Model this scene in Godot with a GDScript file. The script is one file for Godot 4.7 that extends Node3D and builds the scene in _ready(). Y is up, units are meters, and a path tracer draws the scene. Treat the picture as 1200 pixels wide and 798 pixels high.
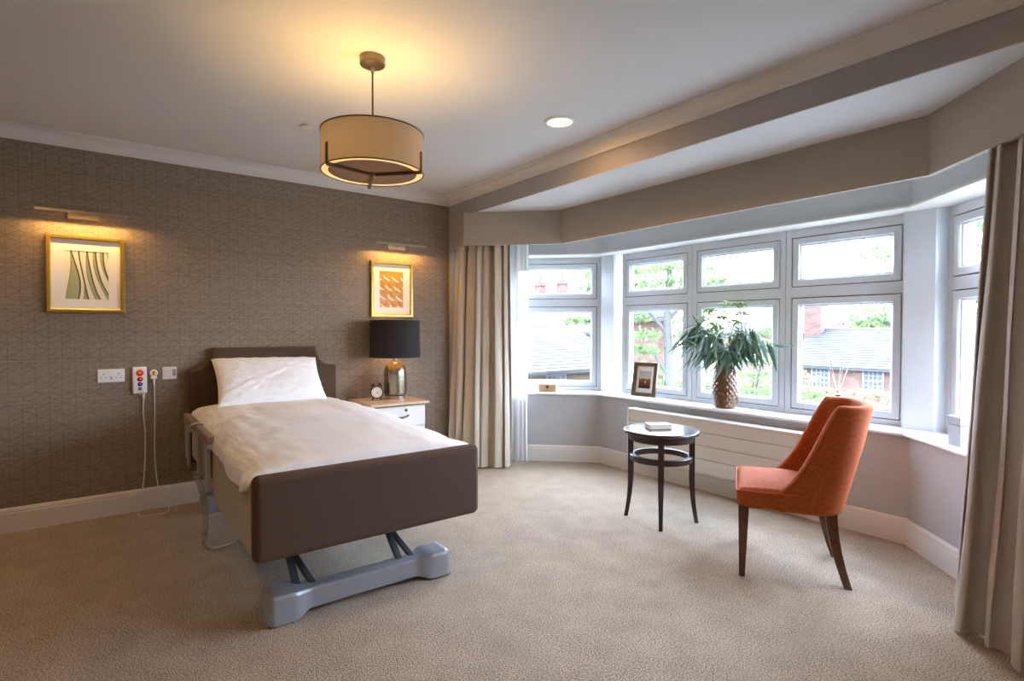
extends Node3D
# A bedroom with a bay window: adjustable bed on the wallpapered wall, chair and side table in the bay.

# ------------------------------------------------------------------ mesh collector
class MB:
	var v := PackedVector3Array()
	var n := PackedVector3Array()
	var t := PackedVector2Array()
	var ix := PackedInt32Array()

	func vert(p: Vector3, nn: Vector3, uv := Vector2.ZERO) -> int:
		v.append(p); n.append(nn); t.append(uv)
		return v.size() - 1

	# a b c counter-clockwise seen from outside
	func tri(a: Vector3, b: Vector3, c: Vector3) -> void:
		var nn := (b - a).cross(c - a).normalized()
		var i := vert(a, nn); vert(b, nn); vert(c, nn)
		ix.append_array([i, i + 2, i + 1])

	func quad(a: Vector3, b: Vector3, c: Vector3, d: Vector3) -> void:
		var nn := (c - a).cross(d - b).normalized()
		var i := vert(a, nn, Vector2(0, 1)); vert(b, nn, Vector2(1, 1)); vert(c, nn, Vector2(1, 0)); vert(d, nn, Vector2(0, 0))
		ix.append_array([i, i + 2, i + 1, i, i + 3, i + 2])

	func box(c: Vector3, s: Vector3, b := Basis.IDENTITY) -> MB:
		var h := s / 2
		var p := []
		for k in 8:
			p.append(c + b * Vector3(h.x * (1 if k & 1 else -1), h.y * (1 if k & 2 else -1), h.z * (1 if k & 4 else -1)))
		quad(p[4], p[5], p[7], p[6]); quad(p[1], p[0], p[2], p[3]); quad(p[5], p[1], p[3], p[7])
		quad(p[0], p[4], p[6], p[2]); quad(p[6], p[7], p[3], p[2]); quad(p[0], p[1], p[5], p[4])
		return self

	# box between two corners
	func bb(a: Vector3, b: Vector3) -> MB:
		return box((a + b) / 2, (b - a).abs())

	# rows of points -> smooth surface; outside is on the side of (along row) x (to next row)
	func grid(rows: Array, cu := false, cv := false, flip := false) -> MB:
		var R := rows.size(); var K: int = rows[0].size()
		var first := v.size()
		for i in R:
			for j in K:
				var j0: int = (j - 1 + K) % K if cu else maxi(j - 1, 0)
				var j1: int = (j + 1) % K if cu else mini(j + 1, K - 1)
				var i0: int = (i - 1 + R) % R if cv else maxi(i - 1, 0)
				var i1: int = (i + 1) % R if cv else mini(i + 1, R - 1)
				var du: Vector3 = rows[i][j1] - rows[i][j0]
				var dv: Vector3 = rows[i1][j] - rows[i0][j]
				if du.length_squared() < 1e-14:
					du = rows[i1][j1] - rows[i1][j0] + rows[i0][j1] - rows[i0][j0]
				if dv.length_squared() < 1e-14:
					dv = rows[i1][j1] - rows[i0][j1]
				var nn := du.cross(dv)
				if nn.length_squared() < 1e-20:
					nn = Vector3.UP
				nn = nn.normalized() * (-1.0 if flip else 1.0)
				vert(rows[i][j], nn, Vector2(float(j) / maxi(K - 1, 1), float(i) / maxi(R - 1, 1)))
		for i in (R if cv else R - 1):
			for j in (K if cu else K - 1):
				var a := first + i * K + j
				var b := first + i * K + (j + 1) % K
				var c := first + ((i + 1) % R) * K + (j + 1) % K
				var d := first + ((i + 1) % R) * K + j
				if flip:
					ix.append_array([a, b, c, a, c, d])
				else:
					ix.append_array([a, c, b, a, d, c])
		return self

	# profile of (radius, y) from bottom to top on the outside; breaks where it bends sharply
	func lathe(pr: Array, segs := 32, at := Vector3.ZERO, b := Basis.IDENTITY, sharp := 0.6) -> MB:
		var run := [pr[0]]
		for k in range(1, pr.size()):
			run.append(pr[k])
			var cut := k == pr.size() - 1
			if not cut:
				var d1: Vector2 = (pr[k] - pr[k - 1]).normalized()
				var d2: Vector2 = (pr[k + 1] - pr[k]).normalized()
				cut = absf(d1.angle_to(d2)) > sharp
			if cut:
				var rows := []
				for q in run:
					var row := []
					for j in segs:
						var a := TAU * j / segs
						row.append(at + b * Vector3(q.x * cos(a), q.y, q.x * sin(a)))
					rows.append(row)
				grid(rows, true, false, true)
				run = [pr[k]]
		return self

	func cyl(a: Vector3, b: Vector3, r0: float, r1 := -1.0, segs := 20) -> MB:
		if r1 < 0: r1 = r0
		var y := (b - a)
		var bs := frame(y.normalized())
		return lathe([Vector2(0, 0), Vector2(r0, 0), Vector2(r1, y.length()), Vector2(0, y.length())], segs, a, bs)

	static func frame(y: Vector3) -> Basis:
		var x := y.cross(Vector3.FORWARD if absf(y.z) < 0.9 else Vector3.RIGHT).normalized()
		return Basis(x, y, x.cross(y))

	func tube(path: Array, r, sides := 8, caps := true) -> MB:
		var rows := []
		var prev := Basis.IDENTITY
		for i in path.size():
			var d: Vector3 = (path[mini(i + 1, path.size() - 1)] - path[maxi(i - 1, 0)]).normalized()
			if i == 0:
				prev = frame(d)
			else:
				var q := Quaternion(prev.y, d) if prev.y.dot(d) > -0.999 else Quaternion.IDENTITY
				prev = Basis(q) * prev
			var rr: float = r[i] if r is Array else r
			var row := []
			for j in sides:
				var a := TAU * j / sides
				row.append(path[i] + prev.x * cos(a) * rr + prev.z * sin(a) * rr)
			rows.append(row)
		grid(rows, true, false, true)
		if caps:
			fan(rows[0], true); fan(rows[-1], false)
		return self

	func fan(ring: Array, flip: bool) -> void:
		var c := Vector3.ZERO
		for p in ring: c += p
		c /= ring.size()
		for j in ring.size():
			var k: int = (j + 1) % ring.size()
			if flip: tri(c, ring[j], ring[k])
			else: tri(c, ring[k], ring[j])

	# closed sections joined into a solid; flat = hard edges between the corners of a section
	func loft(secs: Array, flat := false) -> MB:
		var K: int = secs[0].size()
		if flat:
			for j in K:
				var k := (j + 1) % K
				var rows := []
				for s in secs: rows.append([s[j], s[k]])
				grid(rows, false, false, true)
		else:
			grid(secs, true, false, true)
		fan(secs[0], true); fan(secs[-1], false)
		return self

	# polygon in a plane (x,y of basis b at o) pushed along b.z by depth
	func prism(poly: PackedVector2Array, depth: float, o := Vector3.ZERO, b := Basis.IDENTITY, bevel := 0.0) -> MB:
		if Geometry2D.is_polygon_clockwise(poly):
			poly = poly.duplicate(); poly.reverse()
		var front := poly
		if bevel > 0.0:
			var o2 := Geometry2D.offset_polygon(poly, -bevel, Geometry2D.JOIN_MITER)
			if o2.size() == 1 and o2[0].size() == poly.size():
				front = o2[0]
				var best := 0
				for k in front.size():
					if front[k].distance_to(poly[0]) < front[best].distance_to(poly[0]): best = k
				var f2 := PackedVector2Array()
				for k in front.size(): f2.append(front[(k + best) % front.size()])
				front = f2
				if Geometry2D.is_polygon_clockwise(front): front = poly; bevel = 0.0
			else:
				bevel = 0.0
		var P := func(q: Vector2, z: float) -> Vector3: return o + b * Vector3(q.x, q.y, z)
		var T := Geometry2D.triangulate_polygon(front)
		for k in range(0, T.size(), 3):
			var a := front[T[k]]; var c := front[T[k + 1]]; var d := front[T[k + 2]]
			if (c - a).cross(d - a) < 0:
				var s := c; c = d; d = s
			tri(P.call(a, depth), P.call(c, depth), P.call(d, depth))
		T = Geometry2D.triangulate_polygon(poly)
		for k in range(0, T.size(), 3):
			var a := poly[T[k]]; var c := poly[T[k + 1]]; var d := poly[T[k + 2]]
			if (c - a).cross(d - a) < 0:
				var s := c; c = d; d = s
			tri(P.call(d, 0), P.call(c, 0), P.call(a, 0))
		var N := poly.size()
		for k in N:
			var l := (k + 1) % N
			quad(P.call(poly[k], 0), P.call(poly[l], 0), P.call(poly[l], depth - bevel), P.call(poly[k], depth - bevel))
			if bevel > 0.0:
				quad(P.call(poly[k], depth - bevel), P.call(poly[l], depth - bevel), P.call(front[l], depth), P.call(front[k], depth))
		return self

	# profile (d into the room, y), a closed outline, carried along a plan path (x,z) with mitred corners; the room lies to the left of the path's direction seen from above when side = 1
	func sweep(path: Array, prof: Array, side := 1.0, closed := false) -> MB:
		var N := path.size()
		var secs := []
		for i in N:
			var p: Vector2 = path[i]
			var n1 := Vector2.ZERO; var n2 := Vector2.ZERO
			if i > 0 or closed:
				var d: Vector2 = (p - path[(i - 1 + N) % N]).normalized(); n1 = Vector2(d.y, -d.x) * side
			if i < N - 1 or closed:
				var d: Vector2 = (path[(i + 1) % N] - p).normalized(); n2 = Vector2(d.y, -d.x) * side
			if n1 == Vector2.ZERO: n1 = n2
			if n2 == Vector2.ZERO: n2 = n1
			var m := (n1 + n2) / (1.0 + n1.dot(n2))
			var sec := []
			for q in prof:
				var w: Vector2 = p + m * q.x
				sec.append(Vector3(w.x, q.y, w.y))
			secs.append(sec)
		var cnt := N if closed else N - 1
		for i in cnt:
			var s0: Array = secs[i]; var s1: Array = secs[(i + 1) % N]
			for j in prof.size():
				var k := (j + 1) % prof.size()
				if side > 0: quad(s0[j], s1[j], s1[k], s0[k])
				else: quad(s0[k], s1[k], s1[j], s0[j])
		if not closed:
			for e in [[secs[0], 0], [secs[-1], 1]]:
				var T := Geometry2D.triangulate_polygon(PackedVector2Array(prof))
				for k in range(0, T.size(), 3):
					tri(e[0][T[k]], e[0][T[k + 1]], e[0][T[k + 2]])
		return self

	# box with rounded edges; f moves every point afterwards
	func rbox(c: Vector3, s: Vector3, r: float, b := Basis.IDENTITY, seg := 3, mid := 1, f = null) -> MB:
		var h := s / 2
		r = minf(r, minf(h.x, minf(h.y, h.z)) * 0.999)
		var ax := [[0, 1, 2], [1, 2, 0], [2, 0, 1]]
		for a in ax:
			for sg in [-1.0, 1.0]:
				var lu := lines(h[a[0]], r, seg, mid); var lv := lines(h[a[1]], r, seg, mid)
				var rows := []
				for y in lv:
					var row := []
					for x in lu:
						var p := Vector3.ZERO
						p[a[0]] = x; p[a[1]] = y; p[a[2]] = h[a[2]] * sg
						var q := p.clamp(-(h - Vector3.ONE * r), h - Vector3.ONE * r)
						p = q + (p - q).normalized() * r
						if f != null: p = f.call(p)
						row.append(c + b * p)
					rows.append(row)
				gridn(rows, sg < 0)
		return self

	static func lines(h: float, r: float, seg: int, mid: int) -> Array:
		var o := []
		for k in seg: o.append(-h + r - r * tan(PI / 4 * (1.0 - float(k) / seg)))
		for k in mid + 1: o.append(lerpf(-h + r, h - r, float(k) / mid))
		for k in seg: o.append(h - r + r * tan(PI / 4 * float(k + 1) / seg))
		return o

	func gridn(rows: Array, flip: bool) -> void:
		grid(rows, false, false, flip)

	func mesh() -> ArrayMesh:
		var a := []
		a.resize(Mesh.ARRAY_MAX)
		a[Mesh.ARRAY_VERTEX] = v; a[Mesh.ARRAY_NORMAL] = n; a[Mesh.ARRAY_TEX_UV] = t; a[Mesh.ARRAY_INDEX] = ix
		var m := ArrayMesh.new()
		m.add_surface_from_arrays(Mesh.PRIMITIVE_TRIANGLES, a)
		return m


# ------------------------------------------------------------------ nodes
var taken := {}
var M := {}

func numbered(called: String) -> String:
	taken[called] = taken.get(called, -1) + 1
	return called if taken[called] == 0 else "%s_%03d" % [called, taken[called]]

func part(called: String, mb, m: Material, parent: Node, label := "") -> MeshInstance3D:
	var o := MeshInstance3D.new()
	o.name = called
	o.mesh = mb.mesh() if mb is MB else mb
	o.material_override = m
	parent.add_child(o, true)
	if label: o.set_meta("label", label)
	return o

func tag(o: Node, label: String, category := "", group := "", kind := "") -> Node:
	if label: o.set_meta("label", label)
	if category: o.set_meta("category", category)
	if group: o.set_meta("group", group)
	if kind: o.set_meta("kind", kind)
	return o

func thing(called: String, label: String, category: String, at := Vector3.ZERO, turn := 0.0, group := "") -> Node3D:
	var o := Node3D.new()
	o.name = numbered(called)
	add_child(o)
	o.position = at; o.rotation.y = turn
	tag(o, label, category, group)
	return o

func solo(called: String, mb, m: Material, label: String, category: String, group := "", at := Vector3.ZERO) -> MeshInstance3D:
	var o := part(numbered(called), mb, m, self)
	o.position = at
	tag(o, label, category, group)
	return o

func struct(called: String, mb, m: Material, label := "") -> MeshInstance3D:
	var o := part(called, mb, m, self)
	o.set_meta("kind", "structure")
	if label: o.set_meta("label", label)
	return o

func struct_node(called: String, label: String) -> Node3D:
	var o := Node3D.new()
	o.name = called
	add_child(o)
	o.set_meta("kind", "structure"); o.set_meta("label", label)
	return o

# ------------------------------------------------------------------ materials
func mat(key: String, c: Color, rough := 0.7, metal := 0.0) -> StandardMaterial3D:
	var m := StandardMaterial3D.new()
	m.resource_name = key
	m.albedo_color = c; m.roughness = rough; m.metallic = metal
	M[key] = m
	return m

func c8(r: float, g: float, b: float) -> Color:
	return Color(r / 255.0, g / 255.0, b / 255.0)

func noise_tex(freq: float, lo: Color, hi: Color, size := 512, octaves := 3, kind := FastNoiseLite.TYPE_SIMPLEX_SMOOTH, sd := 1) -> NoiseTexture2D:
	var nz := FastNoiseLite.new()
	nz.seed = sd; nz.frequency = freq; nz.noise_type = kind; nz.fractal_octaves = octaves
	var t := NoiseTexture2D.new()
	t.width = size; t.height = size; t.seamless = true; t.noise = nz
	var g := Gradient.new()
	g.set_color(0, lo); g.set_color(1, hi)
	t.color_ramp = g
	return t

func grain(m: StandardMaterial3D, tex: Texture2D, scale: Vector3, bump: Texture2D = null, depth := 0.0, world := true) -> StandardMaterial3D:
	m.albedo_texture = tex
	m.uv1_triplanar = true; m.uv1_world_triplanar = world; m.uv1_scale = scale
	m.uv1_triplanar_sharpness = 4.0
	if bump:
		m.heightmap_enabled = true; m.heightmap_texture = bump; m.heightmap_scale = depth
	return m

func lerp_img(w: int, h: int, f: Callable) -> ImageTexture:
	var by := PackedByteArray()
	by.resize(w * h * 3)
	var k := 0
	for y in h:
		for x in w:
			var c: Color = f.call((x + 0.5) / w, (y + 0.5) / h)
			by[k] = clampi(int(c.r * 255.0), 0, 255); by[k + 1] = clampi(int(c.g * 255.0), 0, 255); by[k + 2] = clampi(int(c.b * 255.0), 0, 255)
			k += 3
	return ImageTexture.create_from_image(Image.create_from_data(w, h, false, Image.FORMAT_RGB8, by))

# wallpaper: fine horizontal weave with a net of vertical and slanting threads, some of them missing
func wallpaper_tex() -> ImageTexture:
	var W := 1024; var H := 1024
	var rng := RandomNumberGenerator.new(); rng.seed = 5
	var nz := FastNoiseLite.new(); nz.seed = 3; nz.frequency = 0.012; nz.fractal_octaves = 2
	var im := nz.get_seamless_image(W, H)
	im.convert(Image.FORMAT_L8)
	var blot := im.get_data()
	var row := PackedFloat32Array(); row.resize(H)
	for y in H: row[y] = rng.randf()
	var by := PackedByteArray(); by.resize(W * H)
	for y in H:
		var dash := rng.randf_range(0.0, 100.0)
		for x in W:
			var w := sin((x + dash * 10.0) * TAU * (3.0 + floorf(row[y] * 4.0)) / W + dash) * 0.5 + 0.5
			by[y * W + x] = clampi(int(172.0 + (row[y] - 0.5) * 66.0 * (0.35 + 0.65 * w) + (blot[y * W + x] - 128.0) * 0.05), 0, 255)
	# threads
	var cols := 8; var rws := 8
	var cw := float(W) / cols; var rh := float(H) / rws
	var line := func(a: Vector2, b: Vector2, dark: float, wide: float) -> void:
		var L := a.distance_to(b)
		var steps := int(L * 1.2)
		for s in steps:
			var p := a.lerp(b, float(s) / steps)
			for oy in range(-3, 4):
				for ox in range(-3, 4):
					var dd := Vector2(ox, oy).length()
					if dd > wide: continue
					var q := (posmod(int(p.y) + oy, H)) * W + posmod(int(p.x) + ox, W)
					by[q] = mini(by[q], clampi(int(172.0 - dark + (dd / wide) * 12.0), 0, 255))
	for i in cols:
		for j in rws:
			var off := rh * 0.5 if i % 2 else 0.0
			var a := Vector2(i * cw, j * rh + off)
			if rng.randf() < 0.9: line.call(a, a + Vector2(0, rh), 40.0, 2.3)
			if rng.randf() < 0.72: line.call(a, a + Vector2(cw, rh * 0.5), 40.0, 2.3)
			if rng.randf() < 0.72: line.call(a, a + Vector2(cw, -rh * 0.5), 40.0, 2.3)
			if rng.randf() < 0.42: line.call(a + Vector2(cw * 0.5, -rh * 0.25), a + Vector2(cw * 0.5, rh * 0.25), 38.0, 2.0)
			if rng.randf() < 0.4: line.call(a + Vector2(0, rh * 0.5), a + Vector2(cw, 0), 38.0, 2.0)
	var g := PackedByteArray(); g.resize(W * H * 3)
	for k in W * H:
		var s := by[k]
		g[k * 3] = s; g[k * 3 + 1] = clampi(s - (180 - s) / 7, 0, 255); g[k * 3 + 2] = clampi(s - (180 - s) / 4, 0, 255)
	return ImageTexture.create_from_image(Image.create_from_data(W, H, false, Image.FORMAT_RGB8, g))

func carpet_tex() -> Array:
	var S := 2048
	var a := FastNoiseLite.new(); a.seed = 11; a.frequency = 0.14; a.fractal_octaves = 2
	var b := FastNoiseLite.new(); b.seed = 12; b.frequency = 0.005; b.fractal_octaves = 4
	var fa := a.get_seamless_image(S, S); fa.convert(Image.FORMAT_L8)
	var fb := b.get_seamless_image(S, S); fb.convert(Image.FORMAT_L8)
	var da := fa.get_data(); var db := fb.get_data()
	var by := PackedByteArray(); by.resize(S * S * 3)
	var rng := RandomNumberGenerator.new(); rng.seed = 9
	for k in S * S:
		var s := 205.0 + (da[k] - 128.0) * 0.85 + (db[k] - 128.0) * 0.09 + rng.randf_range(-20.0, 20.0)
		by[k * 3] = clampi(int(s + 3), 0, 255); by[k * 3 + 1] = clampi(int(s), 0, 255); by[k * 3 + 2] = clampi(int(s - 5), 0, 255)
	return [ImageTexture.create_from_image(Image.create_from_data(S, S, false, Image.FORMAT_RGB8, by)), ImageTexture.create_from_image(fa)]

func wood_tex(lo: Color, hi: Color, sd: int) -> ImageTexture:
	var nz := FastNoiseLite.new(); nz.seed = sd; nz.frequency = 1.0; nz.fractal_octaves = 4
	return lerp_img(256, 256, func(u, v):
		var w: float = nz.get_noise_2d(cos(u * TAU) * 0.7 + v * 0.0, sin(u * TAU) * 0.7 + sin(v * TAU) * 9.0) * 0.5 + 0.5
		var f: float = nz.get_noise_2d(cos(u * TAU) * 2.0 + 40.0, cos(v * TAU) * 30.0) * 0.5 + 0.5
		return lo.lerp(hi, clampf(w * 0.7 + f * 0.3, 0, 1)))

func weave_tex(sd: int, spread: float) -> ImageTexture:
	var rng := RandomNumberGenerator.new(); rng.seed = sd
	var rx := []; var ry := []
	for k in 128: rx.append(rng.randf()); ry.append(rng.randf())
	return lerp_img(256, 256, func(u, v):
		var i := int(u * 128) ; var j := int(v * 128)
		var s: float = 0.86 + ((rx[i] - 0.5) + (ry[j] - 0.5)) * spread + (0.03 if (i + j) % 2 else -0.03)
		return Color(s, s, s))

func make_materials() -> void:
	var wall := mat("grey_paint", c8(172, 170, 169), 0.75)
	grain(wall, noise_tex(0.02, c8(246, 246, 246), c8(255, 255, 255), 256), Vector3.ONE * 0.9)
	mat("reveal_paint", c8(206, 210, 212), 0.5)
	var uw := mat("pale_grey_paint", c8(188, 187, 187), 0.75)
	grain(uw, wall.albedo_texture, Vector3.ONE * 0.9)
	mat("ceiling_paint", c8(222, 220, 217), 0.85)
	mat("white_paint", c8(226, 222, 215), 0.45)
	mat("sill_paint", c8(240, 240, 240), 0.3)
	mat("upvc", c8(212, 216, 219), 0.28)
	mat("gasket", c8(28, 28, 30), 0.7)
	var pane := mat("glass", Color(1, 1, 1, 0.02), 0.02)
	pane.transparency = BaseMaterial3D.TRANSPARENCY_ALPHA
	var pg := mat("picture_glass", Color(1, 1, 1, 0.02), 0.02)
	pg.transparency = BaseMaterial3D.TRANSPARENCY_ALPHA; pg.metallic_specular = 0.1
	var wp := mat("wallpaper", c8(210, 188, 163), 0.62)
	grain(wp, wallpaper_tex(), Vector3(1.0 / 0.54, 1.0 / 0.62, 1.0 / 0.54))
	var ct := carpet_tex()
	var cp := mat("carpet", c8(206, 188, 167), 0.95)
	grain(cp, ct[0], Vector3.ONE / 2.4, ct[1], 0.2)
	cp.rim_enabled = true; cp.rim = 0.25; cp.rim_tint = 0.6
	var wv := weave_tex(3, 0.07)
	var cf := weave_tex(8, 0.03)
	# fabrics
	var br := mat("brown_fabric", c8(98, 76, 61), 0.95)
	grain(br, noise_tex(0.3, c8(205, 200, 196), c8(255, 255, 255), 512, 2), Vector3.ONE * 2.0, wv, 0.05, false)
	br.rim_enabled = true; br.rim = 0.25; br.rim_tint = 0.7
	var og := mat("orange_velvet", c8(186, 92, 36), 0.85)
	grain(og, noise_tex(0.05, c8(205, 200, 196), c8(255, 255, 255), 256, 3), Vector3.ONE * 3.0, wv, 0.03, false)
	og.rim_enabled = true; og.rim = 0.7; og.rim_tint = 1.0
	mat("orange_piping", c8(192, 98, 46), 0.8)
	var cu := mat("curtain_cloth", c8(236, 223, 201), 0.8)
	grain(cu, cf, Vector3.ONE * 7.0, cf, 0.02, false)
	cu.rim_enabled = true; cu.rim = 0.25; cu.rim_tint = 0.5
	cu.backlight_enabled = true; cu.backlight = Color(0.14, 0.13, 0.11)
	var tc := mat("taupe_curtain", c8(230, 219, 208), 0.8)
	grain(tc, cf, Vector3.ONE * 7.0, cf, 0.02, false)
	tc.rim_enabled = true; tc.rim = 0.25; tc.rim_tint = 0.5
	tc.backlight_enabled = true; tc.backlight = Color(0.2, 0.19, 0.18)
	var pm := mat("pelmet_cloth", c8(200, 187, 170), 0.85)
	grain(pm, cf, Vector3.ONE * 5.0, cf, 0.02, false)
	var sh := mat("sheer_cloth", Color(0.97, 0.97, 0.97, 0.8), 0.9)
	sh.transparency = BaseMaterial3D.TRANSPARENCY_ALPHA
	sh.backlight_enabled = true; sh.backlight = Color(0.8, 0.8, 0.8)
	var dv := mat("white_cotton", c8(250, 249, 247), 0.75)
	var st := lerp_img(256, 4, func(u, _v):
		var s := 1.0 if fposmod(u * 10.0, 1.0) < 0.5 else 0.98
		return Color(s, s, s))
	dv.albedo_texture = st
	dv.uv1_scale = Vector3(1.2, 1, 1)
	mat("plain_cotton", c8(250, 249, 248), 0.75)
	mat("mattress_cloth", c8(225, 222, 214), 0.85)
	# bed
	var sp := mat("beige_laminate", c8(196, 182, 160), 0.55)
	grain(sp, noise_tex(0.08, c8(238, 236, 232), c8(255, 255, 255), 256), Vector3.ONE * 3.0)
	mat("taupe_plastic", c8(150, 128, 112), 0.5)
	mat("silver_plastic", c8(160, 164, 168), 0.36, 0.2)
	mat("dark_steel", c8(96, 102, 110), 0.4, 0.5)
	mat("steel", c8(188, 186, 180), 0.3, 0.9)
	mat("black_plastic", c8(24, 24, 26), 0.4)
	mat("black_rubber", c8(20, 20, 20), 0.8)
	mat("white_plastic", c8(238, 235, 228), 0.35)
	mat("grey_plastic", c8(176, 174, 168), 0.4)
	mat("cream_cable", c8(224, 218, 204), 0.45)
	mat("red_button", c8(206, 22, 20), 0.25)
	mat("orange_red", c8(228, 70, 22), 0.25)
	mat("blue_button", c8(30, 62, 150), 0.25)
	mat("steel_blue_button", c8(92, 108, 140), 0.3)
	mat("amber", c8(240, 150, 20), 0.25)
	# wood
	var dw := mat("dark_wood", c8(255, 255, 255), 0.35)
	grain(dw, wood_tex(c8(38, 24, 20), c8(62, 42, 34), 4), Vector3(4, 1.2, 4), null, 0, false)
	dw.clearcoat_enabled = true; dw.clearcoat = 0.3; dw.clearcoat_roughness = 0.25
	var tw := mat("table_top_wood", c8(58, 52, 56), 0.22)
	tw.clearcoat_enabled = true; tw.clearcoat = 0.5; tw.clearcoat_roughness = 0.2
	var cw := mat("walnut_leg", c8(255, 255, 255), 0.4)
	grain(cw, wood_tex(c8(72, 46, 30), c8(112, 76, 50), 6), Vector3(5, 1.5, 5), null, 0, false)
	var ow := mat("oak_top", c8(255, 255, 255), 0.45)
	grain(ow, wood_tex(c8(190, 160, 128), c8(222, 196, 166), 7), Vector3(1.4, 4, 4), null, 0, false)
	mat("oak_edge", c8(122, 92, 70), 0.5)
	var lw := mat("white_wood", c8(255, 255, 255), 0.5)
	grain(lw, wood_tex(c8(224, 220, 212), c8(242, 240, 234), 8), Vector3(1.2, 5, 5), null, 0, false)
	var sw := mat("sign_wood", c8(255, 255, 255), 0.6)
	grain(sw, wood_tex(c8(150, 112, 76), c8(206, 172, 130), 9), Vector3(3, 14, 14), null, 0, false)
	# metal, lamps
	mat("brushed_nickel", c8(176, 166, 150), 0.32, 0.95)
	mat("dark_nickel", c8(138, 126, 106), 0.28, 0.95)
	mat("antique_brass", c8(156, 146, 126), 0.26, 0.9)
	mat("bronze", c8(96, 78, 60), 0.4, 0.7)
	mat("chrome", c8(210, 208, 204), 0.15, 1.0)
	var gf := mat("gold_frame", c8(210, 180, 98), 0.32, 0.75)
	grain(gf, noise_tex(0.1, c8(225, 220, 205), c8(255, 255, 255), 256), Vector3.ONE * 4.0, null, 0, false)
	mat("mat_board", c8(246, 243, 234), 0.8)
	var bs := mat("black_shade", c8(50, 44, 42), 0.95)
	grain(bs, wv, Vector3.ONE * 5.0, wv, 0.05, false)
	mat("gold_lining", c8(206, 170, 96), 0.5)
	var ps := mat("linen_shade", c8(198, 182, 168), 0.9)
	grain(ps, cf, Vector3.ONE * 3.5, null, 0, false)
	ps.backlight_enabled = true; ps.backlight = Color(0.42, 0.41, 0.38)
	var pd := mat("linen_diffuser", c8(180, 160, 138), 0.9)
	grain(pd, wv, Vector3.ONE * 3.5, null, 0, false)
	pd.backlight_enabled = true; pd.backlight = Color(0.75, 0.72, 0.68)
	var op := mat("opal", c8(250, 246, 236), 0.7)
	op.backlight_enabled = true; op.backlight = Color(1.0, 0.97, 0.9)
	var bulb := mat("bulb_glow", c8(255, 240, 210), 0.4)
	bulb.emission_enabled = true; bulb.emission = c8(255, 226, 170); bulb.emission_energy_multiplier = 4.0
	var strip := mat("strip_glow", c8(255, 240, 210), 0.4)
	strip.emission_enabled = true; strip.emission = c8(255, 214, 140); strip.emission_energy_multiplier = 0.9
	var dl := mat("downlight_glow", c8(255, 250, 240), 0.4)
	dl.emission_enabled = true; dl.emission = c8(255, 238, 205); dl.emission_energy_multiplier = 1.2
	# small things
	var rp := mat("radiator_enamel", c8(222, 217, 208), 0.35)
	rp.clearcoat_enabled = true; rp.clearcoat = 0.15
	mat("paper", c8(236, 230, 210), 0.8)
	mat("book_cover", c8(206, 198, 172), 0.6)
	var vs := mat("vase_glaze", c8(98, 64, 32), 0.3, 0.25)
	vs.clearcoat_enabled = true; vs.clearcoat = 0.6; vs.clearcoat_roughness = 0.12
	for k in 3:
		var lf := mat("leaf_%d" % k, [c8(70, 98, 80), c8(98, 124, 104), c8(50, 78, 62)][k], 0.5)
		lf.backlight_enabled = true; lf.backlight = Color(0.16, 0.2, 0.12)
	mat("stem_green", c8(140, 158, 92), 0.6)
	var fl := mat("blossom", c8(128, 148, 76), 0.8)
	fl.backlight_enabled = true; fl.backlight = Color(0.3, 0.3, 0.2)
	var fp := mat("pale_blossom", c8(170, 180, 150), 0.8)
	fp.backlight_enabled = true; fp.backlight = Color(0.3, 0.3, 0.25)
	mat("grey_box", c8(160, 166, 172), 0.5)
	mat("reed", c8(226, 216, 198), 0.7)
	mat("ink", c8(40, 32, 28), 0.7)
	mat("clock_face", c8(240, 234, 214), 0.5)
	var fr := mat("photo_frame_wood", c8(122, 102, 80), 0.4, 0.35)
	grain(fr, noise_tex(0.06, c8(170, 160, 150), c8(255, 255, 255), 256), Vector3.ONE * 8.0, null, 0, false)
	# outdoors
	for k in 3:
		var bk := mat("brick_%d" % k, [c8(90, 70, 60), c8(92, 76, 62), c8(80, 58, 50)][k], 0.9)
		bk.albedo_texture = brick_tex(k)
		bk.uv1_triplanar = true; bk.uv1_world_triplanar = false; bk.uv1_scale = Vector3.ONE * 0.55
	var sl := mat("slate", c8(39, 40, 42), 0.7)
	grain(sl, noise_tex(0.03, c8(190, 190, 190), c8(255, 255, 255), 256), Vector3.ONE * 0.5, null, 0, false)
	mat("clay_tile", c8(76, 50, 44), 0.85)
	mat("gutter", c8(34, 34, 36), 0.6)
	mat("outside_white", c8(110, 110, 112), 0.6)
	mat("outside_glass", c8(50, 56, 66), 0.4)
	mat("lawn", c8(104, 108, 104), 0.95)
	mat("aerial_metal", c8(56, 58, 60), 0.6)
	mat("bark", c8(58, 52, 46), 0.9)
	mat("birch_bark", c8(66, 64, 62), 0.9)
	for k in 4:
		var g := mat("foliage_%d" % k, [c8(50, 60, 40), c8(56, 68, 42), c8(68, 76, 46), c8(44, 56, 42)][k], 0.8)
		g.backlight_enabled = true; g.backlight = Color(0.4, 0.5, 0.24)

func brick_tex(sd: int) -> ImageTexture:
	var rng := RandomNumberGenerator.new(); rng.seed = 20 + sd
	var tone := []
	for k in 24 * 8: tone.append(rng.randf_range(0.72, 1.0))
	return lerp_img(256, 256, func(u, v):
		var r := int(v * 24)
		var uu := fposmod(u * 8.0 + (0.5 if r % 2 else 0.0), 8.0)
		var j: float = fposmod(v * 24, 1.0)
		var i := fposmod(uu, 1.0)
		if j < 0.14 or i < 0.05: return Color(0.98, 0.94, 0.9)
		var s: float = tone[r * 8 + int(uu) % 8]
		return Color(s, s * 0.97, s * 0.95))

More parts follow.
